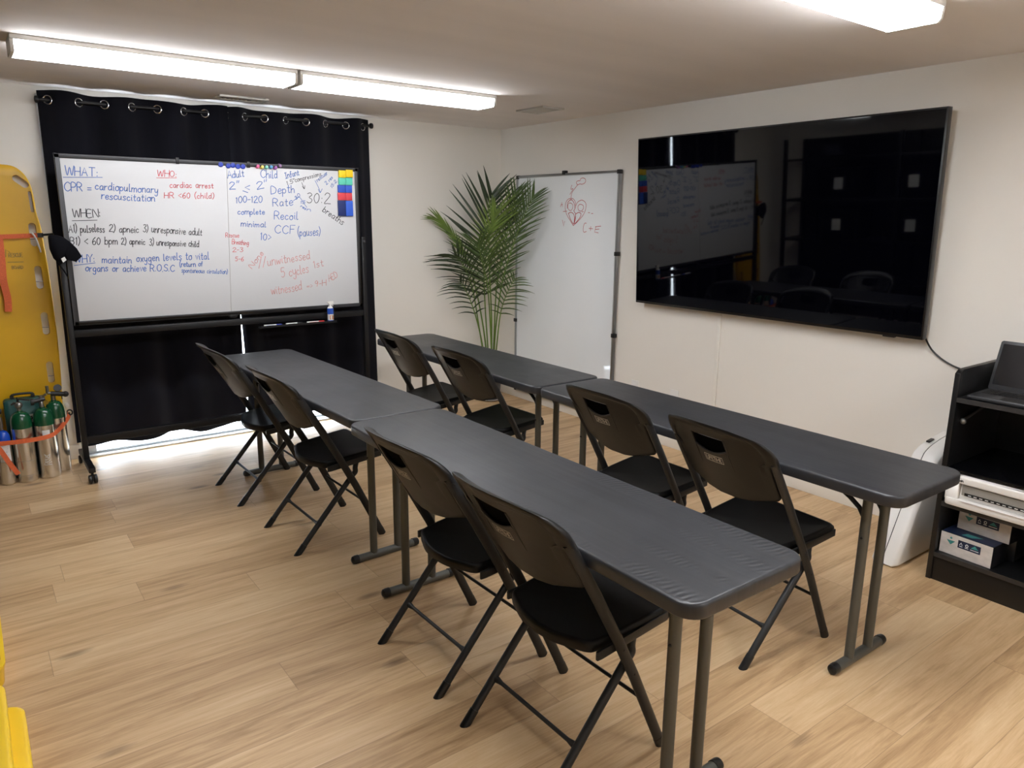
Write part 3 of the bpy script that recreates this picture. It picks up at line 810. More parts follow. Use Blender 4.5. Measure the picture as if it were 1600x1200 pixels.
WRITING = [
    ('WHAT:', -0.892, 1.787, -0.727, 1.786, 0.057, 'b'), ('CPR =', -0.905, 1.701, -0.769, 1.701, 0.054, 'b'), ('cardiopulmonary', -0.748, 1.713, -0.41, 1.7, 0.048, 'b'),
    ('rescuscitation', -0.72, 1.659, -0.433, 1.65, 0.045, 'b'), ('WHO:', -0.404, 1.802, -0.295, 1.799, 0.042, 'r'), ('cardiac arrest', -0.338, 1.736, -0.079, 1.74, 0.039, 'r'),
    ('HR <60 (child)', -0.376, 1.674, -0.08, 1.676, 0.039, 'r'), ('WHEN:', -0.879, 1.551, -0.737, 1.556, 0.051, 'k'), ('A1) pulseless', -0.908, 1.467, -0.723, 1.467, 0.048, 'k'),
    ('2) apneic', -0.699, 1.47, -0.54, 1.462, 0.045, 'k'), ('3) unresponsive adult', -0.514, 1.469, -0.173, 1.444, 0.047, 'k'), ('B1) < 60 bpm', -0.909, 1.398, -0.662, 1.394, 0.048, 'k'),
    ('2) apneic', -0.641, 1.394, -0.51, 1.392, 0.042, 'k'), ('3) unresponsive child', -0.486, 1.388, -0.198, 1.372, 0.043, 'k'), ('WHY:', -0.897, 1.291, -0.794, 1.295, 0.048, 'b'),
    ('maintain', -0.755, 1.287, -0.596, 1.282, 0.046, 'b'), ('oxygen levels to vital', -0.567, 1.289, -0.141, 1.294, 0.052, 'b'), ('organs or achieve R.O.S.C', -0.847, 1.24, -0.356, 1.223, 0.046, 'b'),
    ('(return of', -0.323, 1.25, -0.184, 1.25, 0.036, 'b'), ('spontaneous circulation)', -0.315, 1.214, -0.032, 1.195, 0.033, 'b'), ('Adult', 0.014, 1.806, 0.12, 1.818, 0.048, 'b'),
    ('Child', 0.228, 1.814, 0.339, 1.818, 0.057, 'b'), ('Infant', 0.395, 1.818, 0.492, 1.842, 0.042, 'b'), ('2"', 0.02, 1.735, 0.082, 1.741, 0.052, 'b'),
    ('_<', 0.106, 1.733, 0.151, 1.734, 0.049, 'b'), ('2"', 0.198, 1.74, 0.267, 1.758, 0.049, 'b'), ('1.5"', 0.402, 1.776, 0.458, 1.793, 0.027, 'k'),
    ('compressions', 0.461, 1.795, 0.65, 1.845, 0.032, 'k'), ('Depth', 0.29, 1.714, 0.453, 1.726, 0.059, 'b'), ('Rate', 0.297, 1.635, 0.434, 1.641, 0.059, 'b'),
    ('Recoil', 0.301, 1.547, 0.465, 1.547, 0.059, 'b'), ('CCF', 0.299, 1.454, 0.437, 1.453, 0.064, 'b'), ('(pauses)', 0.458, 1.435, 0.621, 1.439, 0.061, 'b'),
    ('100-120', 0.055, 1.651, 0.226, 1.658, 0.045, 'b'), ('complete', 0.062, 1.578, 0.238, 1.58, 0.041, 'b'), ('minimal', 0.077, 1.5, 0.241, 1.496, 0.042, 'b'),
    ('10>', 0.197, 1.412, 0.27, 1.411, 0.051, 'b'), ('Rescue', -0.026, 1.431, 0.059, 1.43, 0.033, 'r'), ('Breathing', 0.011, 1.389, 0.118, 1.379, 0.033, 'r'),
    ('2-3', 0.011, 1.335, 0.078, 1.338, 0.029, 'r'), ('5-6', 0.024, 1.277, 0.078, 1.275, 0.033, 'r'), ('None', 0.129, 1.223, 0.217, 1.319, 0.042, 'f'),
    ('//', 0.176, 1.226, 0.224, 1.229, 0.077, 'f'), ('unwitnessed', 0.238, 1.241, 0.537, 1.276, 0.065, 'f'), ('1st', 0.562, 1.213, 0.634, 1.229, 0.054, 'f'),
    ('5 cycles', 0.329, 1.155, 0.523, 1.183, 0.07, 'f'), ('witnessed', 0.251, 1.041, 0.465, 1.065, 0.066, 'f'), ('=>', 0.503, 1.077, 0.545, 1.079, 0.031, 'f'),
    ('9-H', 0.564, 1.083, 0.646, 1.088, 0.045, 'f'), ('AED', 0.671, 1.114, 0.741, 1.143, 0.05, 'f'), ('30:2', 0.535, 1.66, 0.702, 1.659, 0.078, 'k'),
    ('breaths', 0.643, 1.605, 0.787, 1.509, 0.048, 'k'), ('rescuer', 0.62, 1.803, 0.698, 1.858, 0.03, 'b'), ('2 res', 0.685, 1.784, 0.734, 1.833, 0.026, 'b'),
    ('15:2', 0.722, 1.764, 0.762, 1.808, 0.022, 'b'), ('30', 0.459, 1.68, 0.492, 1.706, 0.025, 'b'), ('15', 0.489, 1.655, 0.521, 1.655, 0.021, 'b'),
    ('res', 0.488, 1.633, 0.523, 1.612, 0.021, 'b'), ('n', 0.532, 1.608, 0.559, 1.604, 0.026, 'b')]

LINES = {'b': [[(-0.903, 1.776), (-0.704, 1.783)], [(-0.902, 1.276), (-0.792, 1.288)], [(0.602, 1.811), (0.623, 1.769), (0.636, 1.735)], [(0.622, 1.752), (0.635, 1.731), (0.651, 1.757)], [(0.44, 1.671), (0.482, 1.697), (0.508, 1.664), (0.533, 1.63)]], 'r': [[(-0.409, 1.791), (-0.295, 1.795)]], 'k': [[(-0.884, 1.533), (-0.756, 1.537)], [(0.506, 1.795), (0.522, 1.753)], [(0.509, 1.77), (0.522, 1.753), (0.527, 1.775)]]}

INK = {'b': (M_BLUEINK, 'blue_note', .0044), 'r': (M_REDINK, 'red_note', .0040), 'k': (M_BLACKINK, 'black_note', .0042), 'f': (M_FADEINK, 'faint_red_note', .0042)}
fm = lambda u, v: (u, -.0107, v)
for tx_, x0, y0, x1, y1, h, c_ in WRITING:
    m_, nm, wd = INK[c_]
    ib = MB()
    ribbon(ib, text_strokes(tx_, x0, y0, x1, y1, h * .88, .35, .10), wd * (.8 if h < .035 else 1.0), fm)
    ib.build(nm, m_, t, smooth=False)
for c_, ls in LINES.items():
    for L_ in ls:
        ib = MB()
        ribbon(ib, [[tuple(p)[:2] for p in crom([(a, b_, 0) for a, b_ in L_], 4)]], INK[c_][2] * .8, fm)
        ib.build('drawn_line', INK[c_][0], t, smooth=False)

HEART = {
'cloud' : [(2.504, 1.826), (2.513, 1.84), (2.497, 1.851), (2.471, 1.853), (2.463, 1.866), (2.438, 1.871), (2.413, 1.862), (2.408, 1.845), (2.42, 1.832), (2.449, 1.825), (2.47, 1.828), (2.491, 1.823), (2.504, 1.826)] ,
'stem' : [(2.495, 1.823), (2.524, 1.799), (2.554, 1.772), (2.567, 1.742), (2.57, 1.708)] ,
'bolt' : [(2.564, 1.822), (2.574, 1.792), (2.548, 1.794), (2.583, 1.753)] ,
'lobeL' : [(2.514, 1.649), (2.515, 1.688), (2.538, 1.716), (2.569, 1.723), (2.608, 1.714), (2.632, 1.683), (2.634, 1.644), (2.612, 1.598), (2.575, 1.559), (2.534, 1.517)] ,
'lobeR' : [(2.514, 1.66), (2.498, 1.688), (2.469, 1.704), (2.435, 1.707), (2.4, 1.687), (2.395, 1.654), (2.414, 1.61), (2.462, 1.565), (2.534, 1.517)] ,
'L2' : [(2.61, 1.649), (2.607, 1.689), (2.568, 1.714), (2.533, 1.688), (2.522, 1.643), (2.533, 1.629), (2.512, 1.604), (2.522, 1.553), (2.534, 1.525)] ,
'atL' : [(2.576, 1.689), (2.549, 1.677), (2.548, 1.649), (2.569, 1.631), (2.596, 1.641), (2.604, 1.666), (2.594, 1.686), (2.576, 1.689)] ,
'atR' : [(2.455, 1.678), (2.426, 1.668), (2.424, 1.646), (2.448, 1.627), (2.478, 1.635), (2.486, 1.66), (2.472, 1.675), (2.455, 1.678)] ,
'venL' : [(2.595, 1.61), (2.564, 1.618), (2.533, 1.604), (2.523, 1.57), (2.532, 1.531), (2.567, 1.564), (2.595, 1.61)] ,
'venR' : [(2.512, 1.604), (2.478, 1.617), (2.449, 1.607), (2.463, 1.576), (2.521, 1.531), (2.51, 1.57), (2.512, 1.604)] ,
'v1' : [(2.665, 1.558), (2.647, 1.512), (2.637, 1.549)] ,
'A' : [(2.691, 1.661), (2.676, 1.695), (2.667, 1.661)] ,
'Ab' : [(2.687, 1.675), (2.669, 1.677)] ,
'd1' : [(2.658, 1.624), (2.613, 1.627)] ,
'd2' : [(2.439, 1.621), (2.423, 1.624)] ,
'd3' : [(2.368, 1.616), (2.351, 1.615)] ,
'd4' : [(2.332, 1.609), (2.316, 1.61)] ,
'C' : [(2.385, 1.538), (2.406, 1.535), (2.419, 1.499), (2.411, 1.471), (2.382, 1.477)] ,
'p1' : [(2.354, 1.5), (2.312, 1.498)] ,
'p2' : [(2.334, 1.514), (2.336, 1.484)] ,
'E1' : [(2.276, 1.515), (2.291, 1.474), (2.25, 1.469)] ,
'E2' : [(2.283, 1.493), (2.243, 1.497)] ,
'E3' : [(2.284, 1.513), (2.224, 1.519)] }

# ------------------------------------------------------------ magnets and eraser pads on the rolling whiteboard
YP = YB0 - .010
def magnet(x, z, m, label, r=.016, flat=True, group=None):
    mb = MB()
    mm = Matrix.Rotation(PI / 2, 3, 'X')
    if flat: mb.lathe([(.0005, 0), (r, 0), (r, .005), (r * .85, .009), (.0005, .010)], 18, (0, 0, 0), mm)
    else: mb.lathe([(.0005, 0), (r, 0), (r * .8, .004), (r * .45, .008), (r * .5, .016), (r * .75, .021), (r * .6, .025), (.0005, .026)], 16, (0, 0, 0), mm)
    o = mb.build('magnet', m, None, (x, YP, z))
    return tag(o, label, 'magnet', group)
M_BM = mat('blue_magnet', '#1434a8', 0.3, noise=((40, 40, 40), 0.06, 2))
for (x, z), w_ in zip([(-.024, 1.888), (.023, 1.882), (.052, 1.887), (.084, 1.881), (.116, 1.882)],
                      ('apart at the left end', 'second from the left', 'middle one', 'fourth from the left', 'at the right end')):
    magnet(x, z, M_BM, 'round blue magnet on the whiteboard top, ' + w_ + ' of its row', .0165, True, 'round blue magnets')
for (x, z), (cn, hx) in zip([(.208, 1.887), (.237, 1.884), (.266, 1.885), (.296, 1.887), (.326, 1.884), (.357, 1.897)],
                            (('pink', '#e86a9c'), ('yellow', '#e5d36a'), ('mint', '#86cdbb'), ('blue', '#4f93c4'), ('purple', '#a763b0'), ('mauve', '#8d6b93'))):
    magnet(x, z, mat(cn + '_pin_magnet', hx, 0.35, noise=((40, 40, 40), 0.06, 2)), 'small ' + cn + ' pin magnet on the whiteboard top edge', .0145, False, 'coloured pin magnets')
def pad(x0, x1, z0, z1, hx, label, dz=0.0):
    mb = MB(); mb.bb(-(x1 - x0) / 2, (x1 - x0) / 2, -.014, 0, -(z1 - z0) / 2, (z1 - z0) / 2)
    o = mb.build('magnetic_pad', mat('pad_' + hx[1:], hx, 0.6, noise=((50, 50, 50), 0.05, 3)), None, ((x0 + x1) / 2, YP, (z0 + z1) / 2), (0, dz, 0), bevel=.002)
    return tag(o, label, 'eraser pad', 'coloured magnetic pads')
pad(.774, .826, 1.838, 1.887, '#f2d21c', 'left yellow pad of the top pair on the whiteboard right edge')
pad(.828, .880, 1.842, 1.893, '#f5cc10', 'right yellow pad of the top pair on the whiteboard right edge')
pad(.772, .824, 1.788, 1.836, '#5fc9ac', 'left mint pad under the yellow pads on the whiteboard', .01)
pad(.825, .875, 1.788, 1.838, '#58c4a8', 'right mint pad under the yellow pads on the whiteboard', .02)
pad(.764, .818, 1.736, 1.786, '#2c52b8', 'left small blue pad between the mint and red pads', .02)
pad(.820, .870, 1.736, 1.786, '#2f57c2', 'right small blue pad between the mint and red pads')
pad(.762, .818, 1.683, 1.734, '#d8434c', 'left red pad under the small blue pads')
pad(.819, .868, 1.683, 1.734, '#d23f48', 'right red pad under the small blue pads')
pad(.760, .816, 1.574, 1.680, '#152a66', 'tall navy pad at the bottom left of the pad stack')
pad(.817, .872, 1.574, 1.680, '#2e5cc8', 'tall bright blue pad at the bottom right of the pad stack')

# ------------------------------------------------------------ markers and spray bottle on the tray
def marker(x, ln, hx, label, rz):
    o = thing('marker', label, 'marker', (x, YB0 - .044, .8365), rz, 'dry erase markers on the tray')
    MB().tube([(0, 0, 0), (ln * .66, 0, 0)], .0065, 12).build('barrel', M_LABELW, o)
    m_ = mat('marker_cap_' + hx[1:], hx, 0.4, noise=((50, 50, 50), 0.05, 2))
    MB().tube([(ln * .66, 0, 0), (ln * .92, 0, 0), (ln, 0, 0)], [.0072, .0066, .0035], 12).build('cap', m_, o)
    b_ = MB(); b_.bb(ln * .12, ln * .5, -.0068, -.006, -.002, .002); b_.build('printed_band', m_, o)
    return o
marker(.175, .125, '#2a3c9c', 'white dry erase marker with blue cap on the tray', -.03)
marker(.328, .120, '#151518', 'white dry erase marker with black cap on the tray', .05)
marker(.478, .130, '#d8363a', 'white dry erase marker with red cap beside the spray bottle', -.02)
o = thing('spray_bottle', 'small white cleaner spray bottle with blue label on the marker tray', 'bottle', (.655, YB0 - .046, .830))
b = MB(); b.lathe([(.0005, 0), (.020, 0), (.0215, .004), (.0215, .092), (.018, .104), (.010, .112), (.010, .118), (.0005, .118)], 20); b.build('bottle', M_LABELW, o)
b = MB(); b.lathe([(.0218, .014), (.0218, .088)], 20); 
lbm = mat('cleaner_label', '#2450b0', 0.5, noise=((60, 60, 60), 0.05, 2))
lab = MB(); lab.loft([[(.0219 * math.cos(2 * PI * k / 20), .0219 * math.sin(2 * PI * k / 20), z) for k in range(20)] for z in (.056, .098)], True, False, False); lab.build('label', lbm, o)
lab = MB(); lab.loft([[(.0219 * math.cos(2 * PI * k / 20), .0219 * math.sin(2 * PI * k / 20), z) for k in range(20)] for z in (.004, .013)], True, False, False); lab.build('base_band', lbm, o)
sp_ = MB()
ribbon(sp_, [[(-.010, .020), (-.010, .046), (-.004, .046)], [(.006, .020), (.006, .046)], [(.012, .022), (.012, .044)]], .005, lambda u, v: (u, -math.sqrt(max(.0223 ** 2 - u * u, 0)), v))
sp_.build('label_print', mat('label_orange', '#c8743a', 0.5, noise=((60, 60, 60), 0.1, 2)), o, smooth=False)
b = MB(); b.lathe([(.0105, .112), (.0105, .128), (.0005, .128)], 14); b.bb(-.012, .024, -.008, .008, .128, .146); b.bb(-.020, -.010, -.006, .006, .134, .144); b.tube([(.012, 0, .130), (.022, 0, .112)], .003, 8)
b.build('spray_head', M_WHITEPL, o)

# ------------------------------------------------------------ black cap hung on the left upright's knob
o = thing('black_cap', 'black fabric cap hanging on the left knob of the rolling whiteboard frame', 'cap', (-.962, YB0 - .074, 1.385))
b = MB()
# soft collapsed crown seen from the side
loops = []
prof = [(-.058, .062, .010), (-.045, .072, .030), (-.015, .070, .042), (.015, .058, .040), (.048, .030, .030), (.075, -.005, .018)]
for i, (x, zt_, hw) in enumerate(prof):
    zb = [-.012, -.062, -.100, -.075, -.062, -.058][i]
    n = 14
    loops.append([(x, hw * math.sin(2 * PI * k / n), (zt_ + zb) / 2 + (zt_ - zb) / 2 * math.cos(2 * PI * k / n)) for k in range(n)])
b.loft(loops); b.build('crown', M_FAB, o, ang=60)
b = MB(); br = []
for d_ in (0, .004):
    br.append([(.035, -.030 - d_, .022), (.072, -.046 - d_, -.006), (.092, -.050 - d_, -.052), (.060, -.047 - d_, -.082), (.022, -.040 - d_, -.070), (.010, -.034 - d_, -.025)])
b.loft(br); b.build('brim', M_FAB, o, bevel=.001)
b = MB(); b.loft([[(-.012, -.044 - d_, -.062), (.006, -.046 - d_, -.052), (.014, -.046 - d_, -.070), (-.004, -.044 - d_, -.084)] for d_ in (0, .002)]); b.build('care_tag', M_LABELW, o)
b = MB(); b.tube(crom([(-.030, -.01, -.05), (-.02, -.012, -.10), (.0, -.01, -.135), (.012, -.01, -.165)], 4), .004, 8); b.build('back_strap', M_FAB, o)

# ------------------------------------------------------------ tall whiteboard leaning on the right wall
o = thing('wall_whiteboard', 'tall plain whiteboard on the right wall with a small red heart drawing', 'whiteboard', (XR - .022, 2.654, 0))
Y0, Y1, Z0, Z1 = -.612, .612, .075, 1.912
MB().bb(-.004, .010, Y0 + .01, Y1 - .01, Z0 + .01, Z1 - .01).build('panel', M_BOARD2, o, smooth=False)
fr = MB()
for (y0, y1, z0, z1) in ((Y0, Y1, Z1 - .018, Z1), (Y0, Y1, Z0, Z0 + .018), (Y0, Y0 + .018, Z0, Z1), (Y1 - .018, Y1, Z0, Z1)):
    fr.bb(-.012, .014, y0, y1, z0, z1)
fr.build('panel_frame', M_ALU, o, bevel=.0025)
for (y, z) in ((Y0, Z1), (Y1, Z1), (Y0, Z0), (Y1, Z0)):
    MB().box((.001, y - math.copysign(.012, y), z - math.copysign(.010, z - 1)), (.030, .034, .030)).build('corner_cap', M_BLKPLAST, o, bevel=.004)
for (y, z) in ((.0, Z1), (Y0, 1.323), (Y0, .72), (Y1, .698)):
    MB().box((-.001, y - (math.copysign(.004, y) if y else 0), z + (.006 if not y else 0)), (.034, .034, .030)).build('edge_clip', M_BLKPLAST, o, bevel=.004)
hb = MB()
for k, L_ in HEART.items():
    q = [(y - 2.654, z) for y, z in L_]
    if len(q) > 3: q = [tuple(p)[:2] for p in crom([(a, b_, 0) for a, b_ in q], 4)]
    ribbon(hb, q and [q], .0055 if k in ('venL', 'venR', 'L2') else .0042, lambda u, v: (-.0046, u, v))
hb.build('heart_drawing', M_HEARTINK, o, smooth=False)

# ------------------------------------------------------------ television and its wiring
tv = thing('television', 'very large black flat television mounted on the right wall', 'television', (XR - .078, .805, 1.0))
W2, HT = .981, 1.098
lean = Matrix.Rotation(-math.radians(2.6), 3, 'Y')
def tl(p): return lean @ Vector(p)
b = MB(); b.add([tl(p) for p in [(x, y, z) for x in (0, .040) for y in (-W2, W2) for z in (0, HT)]], [(0, 1, 3, 2), (4, 6, 7, 5), (0, 4, 5, 1), (2, 3, 7, 6), (0, 2, 6, 4), (1, 5, 7, 3)])
b.build('casing', M_BEZEL, tv, bevel=.003)
b = MB(); b.add([tl((-.0008, sy * (W2 - .009), z)) for sy, z in ((-1, .016), (1, .016), (1, HT - .009), (-1, HT - .009))], [(0, 1, 2, 3)])
b.build('screen', M_SCREEN, tv, smooth=False)
b = MB(); b.add([tl(p) for p in [(x, y, z) for x in (-.001, .02) for y in (-W2 + .14, -W2 + .20) for z in (-.006, .002)]], [(0, 1, 3, 2), (4, 6, 7, 5), (0, 4, 5, 1), (2, 3, 7, 6), (0, 2, 6, 4), (1, 5, 7, 3)])
b.build('sensor_bar', M_BLKPLAST, tv)
b = MB(); b.bb(.03, .078, -.35, .35, .30, .80); b.build('wall_mount', M_BLKMETAL, tv)
c = MB()
c.tube(crom([(2.412, -.130, 1.080), (2.424, -.158, 1.010), (2.431, -.205, .940), (2.431, -.29, .890), (2.431, -.40, .865), (2.431, -.56, .86)], 6), .0045, 8)
tag(c.build('television_cable', M_RUBBER), 'black cable sagging from the television to the bookcase', 'cable')
b = MB(); b.bb(XR - .012, XR, 1.098, 1.122, .10, 1.0)
tag(b.build('cable_cover', M_TRIM, bevel=.003), 'thin white cable cover running down the wall under the television', 'cable cover')
for y, lb, kind in ((1.825, 'white wall outlet nearest the tall whiteboard', 0), (1.448, 'white wall plate between the outlet and the cable cover', 1)):
    o = thing('wall_outlet', lb, 'outlet', (XR, y, .355))
    b = MB(); b.bb(-.006, 0, -.036, .036, -.057, .062); b.build('cover_plate', M_WHITEPL, o, bevel=.002)
    if kind == 0:
        for z in (-.022, .026):
            b = MB(); b.bb(-.009, -.005, -.017, .017, z - .016, z + .016); b.build('socket', M_WHITEPL, o, bevel=.003)

# ------------------------------------------------------------ bookcase at the right
BX0, BX1, BY1, BY0 = 1.912, 2.417, -.525, -1.48
bc = thing('bookcase', 'worn black bookcase against the right wall holding laptop and printer', 'bookcase', (BX0, BY1, 0))
D, W_ = BX1 - BX0, BY1 - BY0
for y0 in (-.022, -W_):
    b = MB(); b.prism([(0, 0), (D, 0), (D, .965), (.03, .965), (0, .948)], y0, y0 + .022, lambda u, v, d: (u, d, v)); b.build('side_panel', M_LAM, bc, bevel=.0015)
MB().bb(D - .012, D, -W_ + .022, -.022, .02, .955).build('back_panel', M_LAM, bc)
for z, th in ((.835, .020), (.365, .022), (.122, .020)):
    s = MB(); s.bb(.004, D - .012, -W_ + .022, -.022, z - th / 2, z + th / 2)
    sh = s.build('shelf', M_LAM, bc)
    e = MB(); e.bb(0, .0045, -W_ + .022, -.022, z - th / 2, z + th / 2); e.build('shelf_edge', M_LAMEDGE, sh, smooth=False)
s = MB(); s.bb(.01, D - .012, -W_ + .022, -.022, .522, .532); s.build('shelf', mat('smoked_shelf', '#0a0a0c', 0.15, noise=((20, 20, 20), 0.3, 3)), bc, bevel=.001)
MB().bb(.006, .022, -W_ + .022, -.022, 0, .112).build('kick_board', M_LAM, bc, bevel=.001)
b = MB(); b.tube([(.075, -.03, .735), (.30, -.03, .770)], .008, 8, ry=.004, side=(0, 0, 1)); b.ball((.072, -.032, .732), .014, 10, 6); b.build('slide_bracket', M_STEEL, bc)

# laptop on the bookcase top
o = thing('laptop', 'open black laptop standing on the bookcase', 'laptop', (1.925, -.575, .846), 0)
hx = .225
b = MB(); b.loft([[(x, y, z) for x, y in rrect(hx / 2 - i, .17 - i, .012, 4, hx / 2, -.17)] for i, z in ((.004, 0), (0, .004), (0, .013), (.002, .016))]); base = b.build('base', M_DKFRAME, o, ang=50)
b = MB(); b.bb(.095, .195, -.320, -.022, .0158, .0168); b.build('keyboard_well', M_BLKPLAST, base)
k = MB()
for r_ in range(5):
    for c_ in range(13):
        k.bb(.100 + r_ * .0188, .100 + r_ * .0188 + .0155, -.040 - c_ * .0213, -.040 - c_ * .0213 + .0175, .0165, .0185)
k.build('keys', M_BLKPLAST, base, smooth=False)
b = MB(); b.bb(.012, .078, -.225, -.120, .0158, .0163); b.build('touchpad', M_BLKPLAST, base)
b = MB(); b.loft([[(x, y, z) for x, y in rrect(hx / 2 - .0003, .1697, .012, 4, hx / 2, -.17)] for z in (.0105, .0135)], True, False, False); b.build('edge_trim', M_ALU, base)
tlt = Matrix.Rotation(math.radians(20), 3, 'Y')
def lp(x, y, z): return Vector((.214, 0, .014)) + tlt @ Vector((x, y, z))
b = MB(); b.loft([[lp(x, -.17 + y, .112 + z) for y, z in rrect(.17, .110, .010, 4)] for x in (0, .006)]); lid = b.build('lid', M_DKFRAME, o, bevel=.001)
b = MB(); b.loft([[lp(x, -.17 + y, .116 + z) for y, z in rrect(.158, .092, .004, 3)] for x in (-.0012, 0)]); b.build('screen', mat('laptop_screen', '#0b0b10', 0.18, noise=((9, 9, 9), 0.1, 2)), lid)
b = MB(); b.loft([[lp(.003 + x, -.17 + y, .112 + z) for y, z in rrect(.1703, .1103, .010, 4)] for x in (-.0012, .0012)], True, False, False); b.build('edge_trim', M_ALU, lid)

# printer on the middle shelf
o = thing('printer', 'white printer on the bookcase middle shelf', 'printer', (1.90, -.558, .376), 0)
Pw, Pd, Ph = .42, .38, .132
b = MB()
# body as a shell with an open output bay in front
b.bb(.02, Pd, -Pw, 0, .030, Ph); b.bb(.0, .0205, -.052, 0, .020, Ph); b.bb(.0, .0205, -Pw, -Pw + .052, .020, Ph); b.bb(.0, .0205, -Pw + .052, -.052, Ph - .030, Ph)
b.build('printer_body', M_WHITEPL, o, bevel=.006, seg=3)
b = MB(); b.loft([[(x, y, z) for x, y in rrect((Pd + .006) / 2 - i, Pw / 2 - i, .022, 5, Pd / 2 - .003, -Pw / 2)] for i, z in ((.002, .0), (0, .003), (0, .029), (.001, .031))]); b.build('printer_base', M_WHITEPL, o, ang=50)
b = MB(); b.bb(.012, .021, -Pw + .062, -.062, .052, Ph - .036); b.build('output_bay', M_GREYPL, o)
b = MB(); b.bb(.0085, .013, -Pw + .075, -.075, .052, .064); b.build('output_slot', M_BEZEL, o)
b = MB()
for i in range(12):
    y = -.09 - i * .022
    b.bb(.007, .0095, y - .012, y, .056, .0595)
b.build('output_rollers', M_LABELW, o, smooth=False)
b = MB(); b.bb(-.012, .02, -Pw + .07, -.07, .0285, .033); b.build('output_tray', M_WHITEPL, o, bevel=.002)
b = MB()
ribbon(b, text_strokes('Canon', .030, .1125, .068, .1125, .012, 0, 0, False), .0024, lambda u, v: (-.0006, -u, v))
b.build('printed_logo', M_BEZEL, o, smooth=False)

# two boxes on the bottom shelf
M_MARBLE = mat('pale_marbled_card', '#cfc9c3', 0.5, noise=((14, 14, 30), 0.14, 5))
M_NAVY = mat('navy_print', '#17233f', 0.5, noise=((60, 60, 60), 0.15, 3))
M_TEAL = mat('teal_print', '#3f8f8c', 0.5, noise=((60, 60, 60), 0.15, 3))
M_PRNW = mat('white_print', '#e6e8ea', 0.5, noise=((60, 60, 60), 0.05, 2))
M_DARKCARD = mat('dark_card', '#111116', 0.5, noise=((30, 30, 30), 0.15, 3))
def carton(name_label, x, y, z, rz, w_, h_, d_):
    o = thing('carton', name_label, 'box', (x, y, z), rz, 'marbled cartons')
    b = MB(); b.bb(0, d_, -w_, 0, 0, h_); b.build('carton_body', M_DARKCARD, o, bevel=.001)
    b = MB(); b.bb(-.001, .0005, -w_ + .001, -.001, .001, h_ - .001); b.build('front_panel', M_MARBLE, o, smooth=False)
    b = MB()
    cy = .045; s_ = .018
    b.add([(-.0016, -cy + s_, h_ * .68), (-.0016, -cy - s_, h_ * .68), (-.0016, -cy, h_ * .68 - s_ * 1.1)], [(0, 1, 2)])
    b.add([(-.0016, -cy + .006, h_ * .80), (-.0016, -cy, h_ * .86), (-.0016, -cy - .006, h_ * .80), (-.0016, -cy, h_ * .74)], [(0, 1, 2, 3)])
    b.add([(.02 + .05 * 0, -.075, h_ + .0006), (.02, -.12, h_ + .0006), (.055, -.15, h_ + .0006), (.055, -.085, h_ + .0006)], [(0, 1, 2, 3)])
    b.build('teal_diamond', M_TEAL, o, smooth=False)
    b = MB(); b.add([(-.0016, -.075, h_ * .82), (-.0016, -.168, h_ * .82), (-.0016, -.168, h_ * .46), (-.0016, -.075, h_ * .46)], [(0, 1, 2, 3)])
    b.add([(.002, -.002, h_ + .0004), (.002, -w_ + .002, h_ + .0004), (d_ - .002, -w_ + .002, h_ + .0004), (d_ - .002, -.002, h_ + .0004)], [(0, 1, 2, 3)])
    b.build('navy_banner', M_NAVY, o, smooth=False)
    b = MB()
    f_ = lambda u, v: (-.0021, -u, v)
    ribbon(b, [[(.083, h_ * .62), (.088, h_ * .72), (.093, h_ * .62)], [(.083, h_ * .55), (.094, h_ * .55)]], .003, f_)
    ribbon(b, [[(.112 + .005 * math.cos(a / 5 * PI), h_ * .66 + .006 * math.sin(a / 5 * PI)) for a in range(11)], [(.106, h_ * .55), (.118, h_ * .55)]], .003, f_)
    ribbon(b, [[(.128, h_ * .55), (.160, h_ * .55)]], .003, f_)
    b.build('white_icons', M_PRNW, o, smooth=False)
    b = MB(); b.add([(-.0019, -.128, h_ * .62), (-.0019, -.160, h_ * .62), (-.0019, -.144, h_ * .78)], [(0, 1, 2)]); b.build('teal_peak', M_TEAL, o, smooth=False)
    return o
carton('marbled white carton standing at the front of the bookcase bottom shelf', 1.945, -.552, .1325, R(-3), .215, .098, .135)
carton('marbled white carton set behind and above the front one on the bottom shelf', 2.03, -.580, .232, R(-4), .215, .098, .135)
b = MB(); b.bb(2.085, 2.36, -.80, -.57, .1325, .231)
tag(b.build('plain_carton', M_DARKCARD, bevel=.002), 'dark carton at the back of the bottom shelf under the set back box', 'box')

# white hard case leaning in the gap beside the bookcase
o = thing('white_case', 'white hard-shell case leaning against the right wall beside the bookcase', 'case', (1.868, -.295, 0))
prof = [(.0, .010), (.012, .0), (.50, .0), (.56, .03), (.57, .50), (.54, .545), (.40, .530), (.31, .505), (.26, .455), (.12, .235)]
pr2 = prof[:3] + [tuple(p)[:2] for p in crom([(a, b_, 0) for a, b_ in prof[3:]], 3)]
b = MB(); b.loft([[(u * k + .30 * (1 - k), y, v * k + .25 * (1 - k)) for u, v in pr2] for k, y in ((.965, .0), (1, -.012), (1, -.046))], True, True, True); b.build('shell', M_WHITEPL, o, ang=50)
b = MB(); b.loft([[(u * k + .30 * (1 - k), y, v * k + .25 * (1 - k)) for u, v in pr2] for k, y in ((1, -.050), (1, -.095), (.95, -.115), (.90, -.118))], True, True, True); b.build('lid', M_WHITEPL, o, ang=50)
b = MB(); b.loft([[(u * .992 + .30 * .008, y, v * .992 + .25 * .008) for u, v in pr2] for y in (-.044, -.052)]); b.build('seam', M_BEZEL, o)
b = MB(); b.box((.395, -.024, .534), (.05, .016, .008), Matrix.Rotation(-.10, 3, 'Y')); b.build('latch', M_BLKPLAST, o, bevel=.001)
